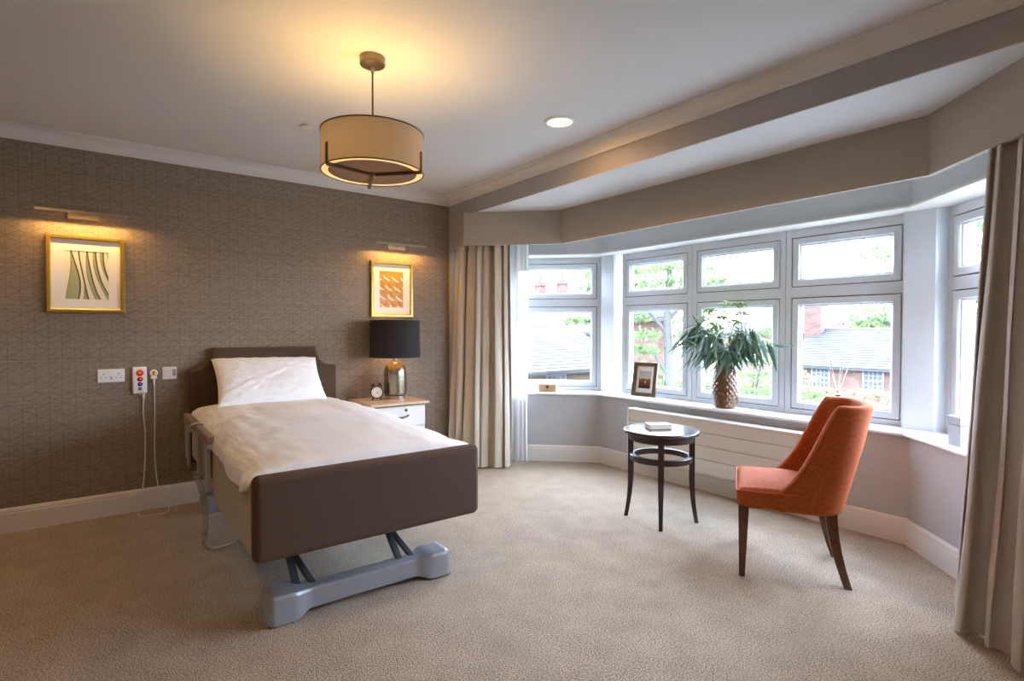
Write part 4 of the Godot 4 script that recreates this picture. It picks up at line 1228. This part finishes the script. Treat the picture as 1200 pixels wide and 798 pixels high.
func build_chair() -> void:
	# local: x = to the sitter's side nearest the camera (v), z = forwards (u)
	var t := thing("dining_chair", "burnt orange velvet tub-back chair with walnut legs", "chair", Vector3(3.036, 0, -1.486))
	var fd := Vector3(-0.508, 0, -0.862).normalized(); var nd := Vector3(-0.862, 0, 0.508).normalized()
	t.basis = Basis(nd, Vector3.UP, fd)      # right-handed check is done below
	if t.basis.determinant() < 0: t.basis = Basis(-nd, Vector3.UP, fd)
	# seat
	var seat := MB.new().rbox(Vector3(0, 0.412, 0.03), Vector3(0.53, 0.104, 0.475), 0.036, Basis.IDENTITY, 4, 8, func(p: Vector3) -> Vector3:
		var q := p
		q.x *= 1.0 + 0.10 * p.z
		if p.z < -0.03: q.x *= lerpf(1.0, 0.70, clampf((-p.z - 0.03) / 0.2, 0, 1))
		if p.z < -0.03: q.z += 0.02 * clampf((-p.z - 0.03) / 0.2, 0, 1)
		if p.y > 0.0:
			var u := clampf(1.0 - pow(absf(p.x) / 0.265, 2.5), 0, 1); var w := clampf(1.0 - pow(absf(p.z) / 0.24, 2.5), 0, 1)
			q.y += 0.034 * u * w
		return q)
	var so := part("seat", seat, M.orange_velvet, t)
	var pp := []
	for q in [[-0.262, -0.02], [-0.27, 0.235], [-0.258, 0.262], [-0.2, 0.268], [0.2, 0.268], [0.258, 0.262], [0.27, 0.235], [0.262, -0.02]]:
		pp.append(Vector3(q[0], 0.455, q[1]))
	part("piping", MB.new().tube(spline(pp, 5), 0.0035, 6), M.orange_piping, so)
	# wrap-around back
	var ub := [[0.355, -0.232], [0.45, -0.258], [0.55, -0.285], [0.72, -0.33], [0.91, -0.372]]
	var uw := [[0.355, 0.05], [0.452, 0.05], [0.47, 0.042], [0.485, 0.028], [0.51, 0.004], [0.547, -0.024], [0.61, -0.062], [0.684, -0.098], [0.80, -0.15], [0.88, -0.19], [0.915, -0.215]]
	var look := func(T: Array, h: float) -> float:
		for k in T.size() - 1:
			if h <= T[k + 1][0]: return lerpf(T[k][1], T[k + 1][1], clampf((h - T[k][0]) / (T[k + 1][0] - T[k][0]), 0, 1))
		return T[-1][1]
	var plan := func(h: float, inset: float) -> Array:
		var w: float = lerpf(0.268, 0.238, clampf((h - 0.36) / 0.55, 0, 1)) - inset
		var b: float = look.call(ub, h) + inset
		var f: float = look.call(uw, h)
		var r := minf(0.13, f - b - 0.005) - inset * 0.4
		var o := []
		for k in 7: o.append(Vector2(w, lerpf(f, b + r, k / 6.0)))
		for k in range(1, 9):
			var a := PI / 2 * k / 8.0
			o.append(Vector2(w - r + r * cos(a), b + r - r * sin(a)))
		var half := o.size()
		for k in range(1, 6): o.append(Vector2((w - r) * (1.0 - k / 5.0), b - 0.012 * sin(k / 5.0 * PI / 2)))
		var full := o.duplicate()
		for k in range(o.size() - 2, -1, -1): full.append(Vector2(-o[k].x, o[k].y))
		return full
	var rows := []
	var hs := []
	for k in 4:
		var a := PI / 2 * k / 4.0
		hs.append([0.360 + 0.022 * (1.0 - cos(a)), 0.022 * (1.0 - sin(a))])
	for k in 24: hs.append([0.382 + (0.898 - 0.382) * k / 23.0, 0.0])
	for k in range(1, 6):
		var a := PI / 2 * k / 5.0
		hs.append([0.898 + 0.018 * sin(a), 0.018 * (1.0 - cos(a))])
	for q in hs:
		var out: Array = plan.call(q[0], q[1])
		var inn: Array = plan.call(q[0], 0.05 - q[1])
		var row := []
		for p in out: row.append(Vector3(p.x, q[0], p.y))
		# rounded front edge of each wing
		var e0: Vector2 = out[-1]; var e1: Vector2 = inn[-1]
		for k in range(1, 4):
			var a := PI * k / 4.0
			var m := e0.lerp(e1, (1.0 - cos(a)) / 2)
			row.append(Vector3(m.x, q[0], m.y + 0.016 * sin(a)))
		for k in range(inn.size() - 1, -1, -1): row.append(Vector3(inn[k].x, q[0], inn[k].y))
		e0 = inn[0]; e1 = out[0]
		for k in range(1, 4):
			var a := PI * k / 4.0
			var m := e0.lerp(e1, (1.0 - cos(a)) / 2)
			row.append(Vector3(m.x, q[0], m.y + 0.016 * sin(a)))
		rows.append(row)
	var bm := MB.new().grid(rows, true, false, false)
	# close top and bottom between the outer and the inner line
	var N: int = (plan.call(0.5, 0.0) as Array).size()
	for e in [0, rows.size() - 1]:
		var row: Array = rows[e]
		var Q := [[], []]
		for k in N:
			Q[0].append(row[k]); Q[1].append(row[N + 3 + (N - 1 - k)])
		bm.grid(Q, false, false, e == 0)
	var bo := part("backrest", bm, M.orange_velvet, t)
	for s in [0, 1]:
		var path := []
		for k in 24:
			var h: float = lerpf(0.47, 0.905, k / 23.0)
			var pl: Array = plan.call(h, 0.0)
			var q: Vector2 = pl[0] if s == 0 else pl[-1]
			path.append(Vector3(q.x, h, q.y + 0.004))
		part("piping", MB.new().tube(path, 0.0032, 6), M.orange_piping, bo)
	# legs
	for s in [-1, 1]:
		var secs := []
		for i in 9:
			var f := i / 8.0
			var w := lerpf(0.014, 0.026, f)
			var c := Vector3(s * lerpf(0.248, 0.236, f), 0.37 * f, 0.238 - 0.006 * f)
			secs.append([c + Vector3(w, 0, w), c + Vector3(w, 0, -w), c + Vector3(-w, 0, -w), c + Vector3(-w, 0, w)])
		part("leg", MB.new().loft(secs, true), M.walnut_leg, t)
		secs = []
		for i in 13:
			var f := i / 12.0
			var w := lerpf(0.016, 0.024, f)
			var c := Vector3(s * lerpf(0.212, 0.185, f), 0.37 * f, -0.178 - 0.075 * pow(1.0 - f, 1.7))
			secs.append([c + Vector3(w, 0, w * 1.1), c + Vector3(w, 0, -w * 1.1), c + Vector3(-w, 0, -w * 1.1), c + Vector3(-w, 0, w * 1.1)])
		part("leg", MB.new().loft(secs, true), M.walnut_leg, t)

func build_sill_things() -> void:
	var S := 0.68
	# photo frame leaning back
	var f := thing("photo_frame", "dark brown photo frame standing on the window sill", "photo frame", Vector3(3.968, S, -3.27), 0.0)
	var fx := Vector3(0.16, 0, 0.987).normalized()     # along its lower edge, left to right as seen from the room
	var nrm := fx.cross(Vector3.UP).normalized()       # away from the room?
	if nrm.x > 0: nrm = -nrm
	var tilt := Basis(fx, -0.16 if fx.cross(Vector3.UP).x > 0 else 0.16)
	f.basis = Basis(fx, Vector3.UP, fx.cross(Vector3.UP))
	var lean := Basis(Vector3.RIGHT, deg_to_rad(-11.0) if f.basis.z.x < 0 else deg_to_rad(11.0))
	var zf := 1.0 if f.basis.z.x < 0 else -1.0         # local z that faces the room
	var W := 0.245; var H := 0.315
	var B := lean * Basis(Vector3(1, 0, 0), Vector3.UP, Vector3(0, 0, -zf))
	var fm := MB.new()
	mitred(fm, B, Rect2(-W / 2, 0.004, W, H), 0.036, -0.026, 0.0, 0.006)
	part("frame", fm, M.photo_frame_wood, f)
	part("backing", MB.new().box(lean * Vector3(0, H / 2, 0), Vector3(W - 0.04, H - 0.04, 0.006), lean), M.black_plastic, f)
	part("mat_board", MB.new().box(lean * Vector3(0, H / 2 + 0.002, 0.006 * zf), Vector3(W - 0.06, H - 0.06, 0.006), lean), M.mat_board, f)
	var pm := StandardMaterial3D.new(); pm.resource_name = "photo_print"; pm.roughness = 0.4
	pm.albedo_texture = lerp_img(120, 150, func(u, v):
		var c := Color(0.72, 0.73, 0.76).lerp(Color(0.84, 0.80, 0.76), v / 0.45)
		if v > 0.44 + 0.015 * sin(u * 12.0): c = Color(0.62, 0.36, 0.12).lerp(Color(0.16, 0.07, 0.03), clampf((v - 0.44) / 0.5 + 0.12 * sin(u * 21.0 + v * 40.0), 0, 1))
		if Vector2((u - 0.55) / 0.05, (v - 0.63) / 0.075).length() < 1.0: c = Color(0.93, 0.86, 0.74)
		return c)
	var pw := 0.118; var ph := 0.158
	var q := MB.new()
	var o := lean * Vector3(0, H / 2 + 0.002, 0.0096 * zf)
	var ux := lean * Vector3(pw / 2 * zf, 0, 0); var uy := lean * Vector3(0, ph / 2, 0)
	q.quad(o - ux - uy, o + ux - uy, o + ux + uy, o - ux + uy)
	part("photo_print", q, pm, f)
	part("easel_leg", MB.new().tube([lean * Vector3(0, H * 0.6, -0.004 * zf), Vector3(0, 0.006, -0.085 * zf)], 0.006, 6), M.black_plastic, f)
	# vase with a lattice of raised diamonds
	var V := Vector3(3.955, S, -2.445)
	var vase := thing("vase", "brown pineapple-textured glass vase on the window sill", "vase", V)
	var rows := []
	var NY := 72; var NA := 144
	var lat := FastNoiseLite.new()
	for i in NY + 1:
		var fy := float(i) / NY
		var rad := 0.074 + 0.029 * pow(sin(clampf(fy * 1.06 + 0.02, 0, 1) * PI), 0.55)
		if fy > 0.9: rad = lerpf(rad, 0.072, (fy - 0.9) / 0.1)
		if fy < 0.05: rad *= lerpf(0.9, 1.0, fy / 0.05)
		var row := []
		for j in NA:
			var a := TAU * j / NA
			var p := fposmod(a / TAU * 16.0 + fy * 7.0, 1.0) - 0.5
			var qq := fposmod(a / TAU * 16.0 - fy * 7.0, 1.0) - 0.5
			var g: float = (0.5 - maxf(absf(p), absf(qq))) * 2.0
			var fade := smoothstep(0.03, 0.08, fy) * smoothstep(0.99, 0.95, fy)
			var rr := rad - 0.0045 * fade * pow(1.0 - absf(g), 0.0) * smoothstep(0.15, 0.85, g)
			row.append(Vector3(rr * cos(a), fy * 0.355, rr * sin(a)))
		rows.append(row)
	part("body", MB.new().grid(rows, true, false, true).lathe([Vector2(0.0, 0.001), Vector2(0.068, 0.001)], 40), M.vase_glaze, vase)
	part("inner_wall", MB.new().lathe([Vector2(0.0, 0.02), Vector2(0.06, 0.02), Vector2(0.066, 0.32), Vector2(0.072, 0.356)], 40), M.vase_glaze, vase)
	# the foliage and flowers in it
	build_bouquet(V + Vector3(0, 0.05, 0))
	# wooden block sign on the left part of the sill
	var sg := thing("block_sign", "small wooden block sign with dark lettering on the left sill", "sign", Vector3(3.545, S, -4.125))
	var sx := Vector3(1, 0, 1).normalized()
	sg.basis = Basis(sx, Vector3.UP, sx.cross(Vector3.UP))
	var zs := 1.0 if sg.basis.z.x < 0 else -1.0
	part("block", MB.new().rbox(Vector3(0, 0.0395, 0), Vector3(0.172, 0.079, 0.032), 0.003), M.sign_wood, sg)
	var em := MB.new()
	for k in 2: em.box(Vector3(0, 0.05, 0.0165 * zs), Vector3(0.036, 0.008, 0.001), Basis(Vector3.BACK, PI / 4 + k * PI / 2))
	for k in 4:
		var a := TAU * k / 4.0
		em.box(Vector3(cos(a) * 0.0105, 0.05 + sin(a) * 0.0105, 0.0165 * zs), Vector3(0.006, 0.006, 0.001), Basis(Vector3.BACK, PI / 4))
	part("emblem", em, M.ink, sg)
	var wr := MB.new()
	for k in 5: 
		wr.box(Vector3(-0.022 + k * 0.011, 0.021, 0.0165 * zs), Vector3(0.002, 0.009, 0.001))
		wr.box(Vector3(-0.019 + k * 0.011, 0.0185 + (k % 3) * 0.003, 0.0165 * zs), Vector3(0.005, 0.002, 0.001))
	part("lettering", wr, M.ink, sg)
	# reed diffuser half hidden by the chair
	var d := thing("reed_diffuser", "black reed diffuser with thin pale reeds behind the orange chair", "diffuser", Vector3(3.965, S, -1.62))
	part("jar", MB.new().lathe([Vector2(0, 0), Vector2(0.048, 0), Vector2(0.05, 0.004), Vector2(0.05, 0.165), Vector2(0.046, 0.172), Vector2(0.02, 0.174), Vector2(0.02, 0.182), Vector2(0.014, 0.182), Vector2(0.014, 0.16), Vector2(0, 0.16)], 32), M.black_plastic, d)
	for k in 5:
		var a := 1.1 + k * 1.3
		part("reed", MB.new().tube([Vector3(cos(a) * -0.008, 0.16, sin(a) * -0.008), Vector3(cos(a) * 0.045, 0.41 + 0.012 * (k % 3), sin(a) * 0.075)], 0.0018, 5), M.reed, d)
	# small grey box on the right part of the sill
	var g := thing("small_box", "small grey lidded box on the sill beside the right curtain", "box", Vector3(3.70, S, -0.855), deg_to_rad(-45.0))
	part("body", MB.new().rbox(Vector3(0, 0.055, 0), Vector3(0.16, 0.11, 0.10), 0.005), M.grey_box, g)
	part("lid", MB.new().rbox(Vector3(0, 0.134, 0), Vector3(0.166, 0.044, 0.106), 0.005), M.grey_box, g)

func build_bouquet(at: Vector3) -> void:
	var rng := RandomNumberGenerator.new(); rng.seed = 33
	var t := thing("bouquet", "bouquet of long drooping green leaves and pale flower heads in the vase", "bouquet", at)
	# leaf shapes shared by the copies: long, narrow, bent over
	var shapes := []
	for k in 5:
		var rows := []
		var len := 1.0; var droop: float = [0.35, 0.55, 0.75, 0.2, 0.9][k]
		for i in 8:
			var f := i / 7.0
			var w: float = 0.066 * sin(pow(f, 0.75) * PI) + 0.002
			var y := -droop * f * f * 0.5
			rows.append([Vector3(-w, y + 0.012 * sin(f * PI), f * len), Vector3(0, y - 0.004, f * len), Vector3(w, y + 0.012 * sin(f * PI), f * len)])
		shapes.append(MB.new().grid(rows).mesh())
	var mouth := Vector3(0, 0.30, 0)
	var n := 20
	for k in n:
		# the sill is shallow: the spray spreads along it and into the room
		var a := TAU * (k + 0.5) / n
		var out := Vector3(cos(a) * 0.17 - 0.06, 0, sin(a) * rng.randf_range(0.24, 0.40))
		out.x = minf(out.x, 0.02)
		var top := mouth + out + Vector3(0, rng.randf_range(0.10, 0.27), 0)
		var crest := mouth + out * 0.55 + Vector3(0, top.y - mouth.y + rng.randf_range(0.03, 0.07), 0)
		var path := spline([Vector3(-out.x * 0.1, -0.03, -out.z * 0.06), mouth + out * 0.06, crest, top], 6)
		part("stem", MB.new().tube(path, 0.0026, 5), M.stem_green, t)
		for j in 13:
			var f := lerpf(0.45, 1.0, (j + 1) / 13.0)
			var p: Vector3 = path[int(f * (path.size() - 1))]
			var dir := (Vector3(out.x, 0, out.z).normalized() * 0.8 + Vector3(rng.randf_range(-0.8, 0.5), 0, rng.randf_range(-0.8, 0.8))).normalized()
			var pitch := rng.randf_range(-1.45, -0.95) if rng.randf() < 0.86 else rng.randf_range(-0.5, 0.2)
			var L := rng.randf_range(0.16, 0.27)
			var fwd := (dir * cos(pitch) + Vector3.UP * sin(pitch)).normalized()
			if at.x + p.x + fwd.x * L > 4.03: fwd.x = (4.03 - at.x - p.x) / L; fwd = fwd.normalized()
			var sx := fwd.cross(Vector3.UP).normalized()
			var B := Basis(sx, fwd.cross(sx), fwd)
			B = Basis(fwd, rng.randf_range(-0.8, 0.8)) * B
			var o := part("leaf", shapes[rng.randi() % 5], M["leaf_%d" % (rng.randi() % 3)], t)
			o.transform = Transform3D(B.scaled_local(Vector3(L * rng.randf_range(0.7, 1.05), L, L)), p)
	# flower heads: little umbels on thin stalks
	var heads := [[-0.03, 0.63, -0.19], [-0.05, 0.69, -0.10], [0.0, 0.58, -0.11], [-0.01, 0.745, -0.005], [-0.05, 0.63, 0.0], [0.0, 0.735, 0.11], [-0.04, 0.66, 0.16], [0.0, 0.60, 0.07], [-0.06, 0.55, -0.03]]
	var dot := MB.new().lathe([Vector2(0, -0.005), Vector2(0.005, -0.002), Vector2(0.0055, 0.002), Vector2(0, 0.005)], 6).mesh()
	for k in heads.size():
		var c := Vector3(heads[k][0], heads[k][1], heads[k][2])
		part("flower_stem", MB.new().tube(spline([mouth, mouth.lerp(c, 0.5) + Vector3(0, 0.04, 0), c], 5), 0.002, 5), M.stem_green, t)
		var m := MB.new()
		for j in 46:
			var a := rng.randf() * TAU; var rr := sqrt(rng.randf()) * 0.056
			var p := c + Vector3(cos(a) * rr, 0.045 - 8.0 * rr * rr + rng.randf_range(-0.004, 0.004), sin(a) * rr)
			m.tube([c, p], 0.0008, 3, false)
			m.lathe([Vector2(0, -0.008), Vector2(0.007, -0.003), Vector2(0.008, 0.002), Vector2(0, 0.007)], 6, p)
		part("flower_head", m, M.blossom if k % 3 else M.pale_blossom, t)

# ------------------------------------------------------------------ outdoors
func house(called: String, label: String, at: Vector3, turn: float, L: float, D: float, eave: float, ridge: float, brick: Material, wins: Array, chims: Array, roofm: Material) -> Node3D:
	var h := thing(called, label, "house", at, turn)
	var w := MB.new()
	w.bb(Vector3(0, 0, -D), Vector3(L, eave, 0))
	for x in [0.0, L - 0.02]:
		w.prism(PackedVector2Array([Vector2(-D, eave), Vector2(0, eave), Vector2(-D / 2, ridge - 0.06)]), 0.02, Vector3(x, 0, 0), Basis(Vector3(0, 0, 1), Vector3.UP, Vector3(-1, 0, 0)) if false else Basis(Vector3(0, 0, 1), Vector3.UP, Vector3(1, 0, 0)))
	part("wall", w, brick, h)
	for s in [0, 1]:
		var r := MB.new()
		var n := 16
		var e0 := Vector3(0, eave - 0.06, 0.28) if s == 0 else Vector3(0, eave - 0.06, -D - 0.28)
		var e1 := Vector3(0, ridge, -D / 2)
		var d := e1 - e0
		var up := Vector3(0, absf(d.z), d.y * (1 if s == 0 else -1)).normalized()
		for k in n:
			var a := e0 + d * (float(k) / n); var b := e0 + d * ((k + 1.25) / n)
			if k == n - 1: b = e1
			var A := [a + up * 0.035, b + up * 0.012, b, a]
			var sec0 := []; var sec1 := []
			for q in A: sec0.append(q + Vector3(-0.15, 0, 0)); sec1.append(q + Vector3(L + 0.15, 0, 0))
			r.loft([sec0, sec1], true)
		part("roof_slope", r, roofm, h)
	part("ridge_tiles", MB.new().cyl(Vector3(-0.15, ridge, -D / 2), Vector3(L + 0.15, ridge, -D / 2), 0.09, 0.09, 10), M.clay_tile, h)
	part("gutter", MB.new().bb(Vector3(-0.15, eave - 0.16, 0.24), Vector3(L + 0.15, eave - 0.06, 0.34)), M.gutter, h)
	for q in wins:
		var r: Rect2 = q
		var wn := part("window", MB.new().bb(Vector3(r.position.x, r.position.y, -0.02), Vector3(r.end.x, r.end.y, 0.02)), M.outside_glass, h)
		var b := MB.new()
		var fw := 0.07
		b.bb(Vector3(r.position.x - fw, r.position.y - fw, 0.0), Vector3(r.end.x + fw, r.position.y, 0.05)).bb(Vector3(r.position.x - fw, r.end.y, 0.0), Vector3(r.end.x + fw, r.end.y + fw, 0.05))
		b.bb(Vector3(r.position.x - fw, r.position.y, 0.0), Vector3(r.position.x, r.end.y, 0.05)).bb(Vector3(r.end.x, r.position.y, 0.0), Vector3(r.end.x + fw, r.end.y, 0.05))
		for k in range(1, 4): b.bb(Vector3(r.position.x + r.size.x * k / 4 - 0.018, r.position.y, 0.0), Vector3(r.position.x + r.size.x * k / 4 + 0.018, r.end.y, 0.04))
		for k in range(1, 4): b.bb(Vector3(r.position.x, r.position.y + r.size.y * k / 4 - (0.03 if k == 2 else 0.015), 0.0), Vector3(r.end.x, r.position.y + r.size.y * k / 4 + (0.03 if k == 2 else 0.015), 0.04))
		part("window_frame", b, M.outside_white, wn)
		part("window_sill", MB.new().bb(Vector3(r.position.x - 0.12, r.position.y - 0.16, 0.0), Vector3(r.end.x + 0.12, r.position.y - 0.07, 0.12)), M.outside_white, wn)
	for q in chims:   # x, z, half width, top
		var c := Vector3(q[0], 0, q[1])
		var ch := part("chimney", MB.new().bb(c + Vector3(-q[2], ridge - 0.9, -q[2]), c + Vector3(q[2], q[3], q[2])).bb(c + Vector3(-q[2] - 0.06, q[3] - 0.2, -q[2] - 0.06), c + Vector3(q[2] + 0.06, q[3] - 0.08, q[2] + 0.06)), M.brick_2, h)
		part("chimney_pot", MB.new().cyl(c + Vector3(0, q[3], 0), c + Vector3(0, q[3] + 0.42, 0), 0.13, 0.11, 14), M.clay_tile, ch)
	return h

func plant(called: String, label: String, category: String, at: Vector3, trunk: Material, trunk_h: float, trunk_r: float, blobs: Array, count: int, leaf: float, m: Material, sd: int) -> void:
	var rng := RandomNumberGenerator.new(); rng.seed = sd
	var t := thing(called, label, category, at)
	var tops := []
	if trunk_h > 0:
		part("trunk", MB.new().tube([Vector3.ZERO, Vector3(0.05, trunk_h * 0.4, 0.03), Vector3(-0.02, trunk_h * 0.75, 0.0), Vector3(0.03, trunk_h, 0.04)], [trunk_r, trunk_r * 0.85, trunk_r * 0.6, trunk_r * 0.25], 10), trunk, t)
		for b in blobs:
			var c: Vector3 = b[0]
			var s := Vector3(0.0, clampf(c.y - 0.6, trunk_h * 0.3, trunk_h * 0.92), 0.0)
			part("branch", MB.new().tube([s, s.lerp(c, 0.5) + Vector3(0, 0.12, 0), c], [trunk_r * 0.4, trunk_r * 0.25, trunk_r * 0.08], 6), trunk, t)
	var q := MB.new()
	q.tri(Vector3(0, 0, 0), Vector3(0.35, 0.45, 0.06), Vector3(0, 1.0, 0)); q.tri(Vector3(0, 0, 0), Vector3(0, 1.0, 0), Vector3(-0.35, 0.45, 0.06))
	var mm := MultiMesh.new()
	mm.transform_format = MultiMesh.TRANSFORM_3D
	mm.mesh = q.mesh()
	mm.instance_count = count
	var vol := 0.0
	for b in blobs: vol += pow(b[1], 2.0)
	var k := 0
	for b in blobs:
		var nb := int(count * pow(b[1], 2.0) / vol)
		if b == blobs[-1]: nb = count - k
		for i in nb:
			var d := Vector3(rng.randfn(), rng.randfn(), rng.randfn()).normalized()
			var r: float = b[1] * pow(rng.randf(), 0.42)
			var sq: float = b[2] if b.size() > 2 else 0.8
			# leaves sit in little clumps
			var p: Vector3 = b[0] + Vector3(d.x * r, d.y * r * sq, d.z * r)
			p = p.lerp(p.snapped(Vector3.ONE * leaf * 4.0), 0.45)
			var bs := Basis(Quaternion(Vector3.UP, Vector3(rng.randfn(), rng.randfn() - 0.3, rng.randfn()).normalized())) * Basis(Vector3.UP, rng.randf() * TAU)
			mm.set_instance_transform(k, Transform3D(bs.scaled(Vector3.ONE * leaf * rng.randf_range(0.7, 1.3)), p))
			k += 1
			if k >= count: break
		if k >= count: break
	var o := MultiMeshInstance3D.new()
	o.name = "foliage"; o.multimesh = mm; o.material_override = m
	o.set_meta("kind", "stuff")
	t.add_child(o)

func build_outdoors() -> void:
	var G := -3.2
	var gr := part("ground", MB.new().bb(Vector3(4.5, G - 0.2, -45), Vector3(60, G, 25)).bb(Vector3(-10, G - 0.2, -45), Vector3(4.5, G, -6.0)), M.lawn, self)
	tag(gr, "grey paved ground far below the windows", "", "", "structure")
	# cottage seen through the right front window
	house("cottage", "low brick cottage with long slate roof seen through the right window", Vector3(27.8, G, -13.6), -PI / 2, 11.0, 5.6, 2.78, 4.5, M.brick_0, [Rect2(1.1, 1.72, 0.72, 0.92), Rect2(3.35, 1.72, 0.72, 0.92), Rect2(-0.2 + 6.0, 1.72, 0.9, 0.92)], [[0.05, -2.6, 0.42, 6.2]], M.slate)
	# house seen through the left side window
	var hb := house("brick_house", "orange brick house with pale slate roof seen through the left window", Vector3(8.6, G, -15.65), 0.0, 8.6, 5.2, 2.98, 4.62, M.brick_1, [Rect2(4.85, 1.78, 0.85, 0.95), Rect2(2.2, 1.78, 0.85, 0.95)], [], M.slate)
	var hc := house("far_house", "tall house with red brick chimneys behind the slate roof at left", Vector3(14.5, G, -22.0), 0.0, 9.0, 4.0, 4.4, 6.5, M.brick_1, [], [[5.9, -2.4, 0.24, 7.2], [6.0, -0.6, 0.22, 7.2]], M.clay_tile)
	# aerials on its roof
	for q in [[5.5, -1.2, 7.3, 0.05], [6.4, -0.4, 7.05, 0.3]]:
		var mast := part("aerial", MB.new().cyl(Vector3(q[0], 6.0, q[1]), Vector3(q[0], q[2], q[1]), 0.02), M.aerial_metal, hc)
		part("crossbar", MB.new().bb(Vector3(q[0] - q[3], q[2] - 0.06, q[1] - 0.02), Vector3(q[0] + q[3], q[2] + 0.02, q[1] + 0.02)), M.aerial_metal, mast)
	# gable behind the left front window
	house("gabled_house", "red brick house behind the tree seen through the left front window", Vector3(11.95, G, -11.71), -0.92, 2.0, 4.0, 4.9, 5.6, M.brick_2, [], [], M.slate)
	house("distant_house", "distant slate roofed house on the horizon behind the vase", Vector3(42.0, G, -27.0), -PI / 2, 8.5, 7.0, 4.3, 5.1, M.brick_0, [], [], M.slate)
	plant("birch_tree", "leafy birch tree with pale trunk outside the left front window", "tree", Vector3(9.11, G, -6.9), M.birch_bark, 6.3, 0.13, [[Vector3(-0.1, 5.6, 0.1), 0.75], [Vector3(0.3, 5.3, 0.75), 0.6], [Vector3(-0.5, 5.0, -0.45), 0.55], [Vector3(-0.35, 4.2, -0.4), 0.5], [Vector3(0.25, 4.5, 0.35), 0.4], [Vector3(-0.1, 3.4, -0.25), 0.4]], 4200, 0.085, M.foliage_0, 51)
	plant("broadleaf_tree", "green tree whose branches hang beside the right front window", "tree", Vector3(10.75, G, -2.85), M.bark, 6.4, 0.16, [[Vector3(-0.3, 5.9, -0.5), 0.55], [Vector3(-0.35, 5.2, -0.75), 0.5], [Vector3(-0.5, 4.7, -0.85), 0.42], [Vector3(0.2, 6.2, 0.4), 0.8], [Vector3(0.1, 5.0, 0.5), 0.7]], 2600, 0.09, M.foliage_3, 52)
	plant("maple_tree", "green tree whose leafy branch crosses the left side window", "tree", Vector3(9.2, G, -8.15), M.bark, 6.0, 0.14, [[Vector3(-0.55, 5.6, -0.4), 0.42], [Vector3(-0.85, 4.75, -0.55), 0.36, 0.45], [Vector3(-0.25, 4.7, -0.3), 0.3, 0.5], [Vector3(0.2, 5.9, 0.2), 0.5]], 1300, 0.09, M.foliage_1, 53)
	plant("distant_tree", "pale green tree rising behind the cottage roof", "tree", Vector3(40.0, G, -14.6), M.bark, 4.5, 0.3, [[Vector3(0, 5.0, 0.3), 1.5], [Vector3(-0.5, 4.8, 2.2), 1.5], [Vector3(0, 5.6, 3.6), 1.9]], 2200, 0.3, M.foliage_2, 54)
	plant("garden_tree", "dense yellow-green garden bush in front of the cottage", "bush", Vector3(16.6, G, -6.2), M.bark, 2.4, 0.1, [[Vector3(0, 2.35, 0.35), 0.85], [Vector3(-0.3, 1.9, -0.6), 0.8], [Vector3(0.2, 2.2, 1.2), 0.8], [Vector3(0, 1.2, 0), 1.1], [Vector3(0, 1.3, 1.2), 1.0]], 3600, 0.1, M.foliage_2, 55)
	plant("garden_shrub", "dark green shrub outside the middle front window", "bush", Vector3(11.3, G, -6.35), M.bark, 3.0, 0.08, [[Vector3(0.1, 3.9, 0.0), 0.5], [Vector3(0.0, 3.3, 0.1), 0.65], [Vector3(-0.1, 2.6, -0.1), 0.8], [Vector3(0.1, 4.5, 0.35), 0.3]], 2400, 0.08, M.foliage_0, 56)

	var bl := []
	for k in 6: bl.append([Vector3(-0.9 + 0.28 * k, 2.6 + 0.25 * sin(k * 2.1), -2.6 + 0.75 * k), 0.95])
	plant("garden_hedge", "long leafy hedge beyond the birch tree and the shrub", "hedge", Vector3(14.0, G, -7.4), M.bark, 1.6, 0.06, bl, 5200, 0.12, M.foliage_1, 57)

# ------------------------------------------------------------------
const DOWN := 0.6

func _ready() -> void:
	# camera
	var cam := Camera3D.new()
	cam.name = "camera"
	cam.fov = rad_to_deg(2.0 * atan(399.0 / 642.0))
	cam.near = 0.05; cam.far = 200.0
	add_child(cam)
	cam.position = Vector3(0, 1.3, 0)
	cam.rotation = Vector3(deg_to_rad(-1.16), deg_to_rad(-36.97), 0)
	cam.current = true
	# overcast sky
	var we := WorldEnvironment.new()
	we.name = "environment"
	var env := Environment.new()
	var sky := Sky.new()
	var sm := ProceduralSkyMaterial.new()
	sm.sky_top_color = c8(206, 226, 255); sm.sky_horizon_color = c8(214, 231, 255)
	sm.ground_bottom_color = c8(120, 122, 116); sm.ground_horizon_color = c8(160, 162, 158)
	sm.sun_angle_max = 1.0
	sky.sky_material = sm
	env.background_mode = Environment.BG_SKY
	env.sky = sky
	env.background_energy_multiplier = 31.0
	env.tonemap_mode = Environment.TONE_MAPPER_LINEAR
	env.tonemap_exposure = 1.25
	env.sdfgi_enabled = true; env.ssao_enabled = true; env.ssil_enabled = true
	we.environment = env
	add_child(we)

	make_materials()
	build_shell()
	build_windows()
	build_outdoors()
	build_bed()
	build_soft()
	build_bay_things()
	build_bedside()
	build_wall_things()
	build_ceiling_things()
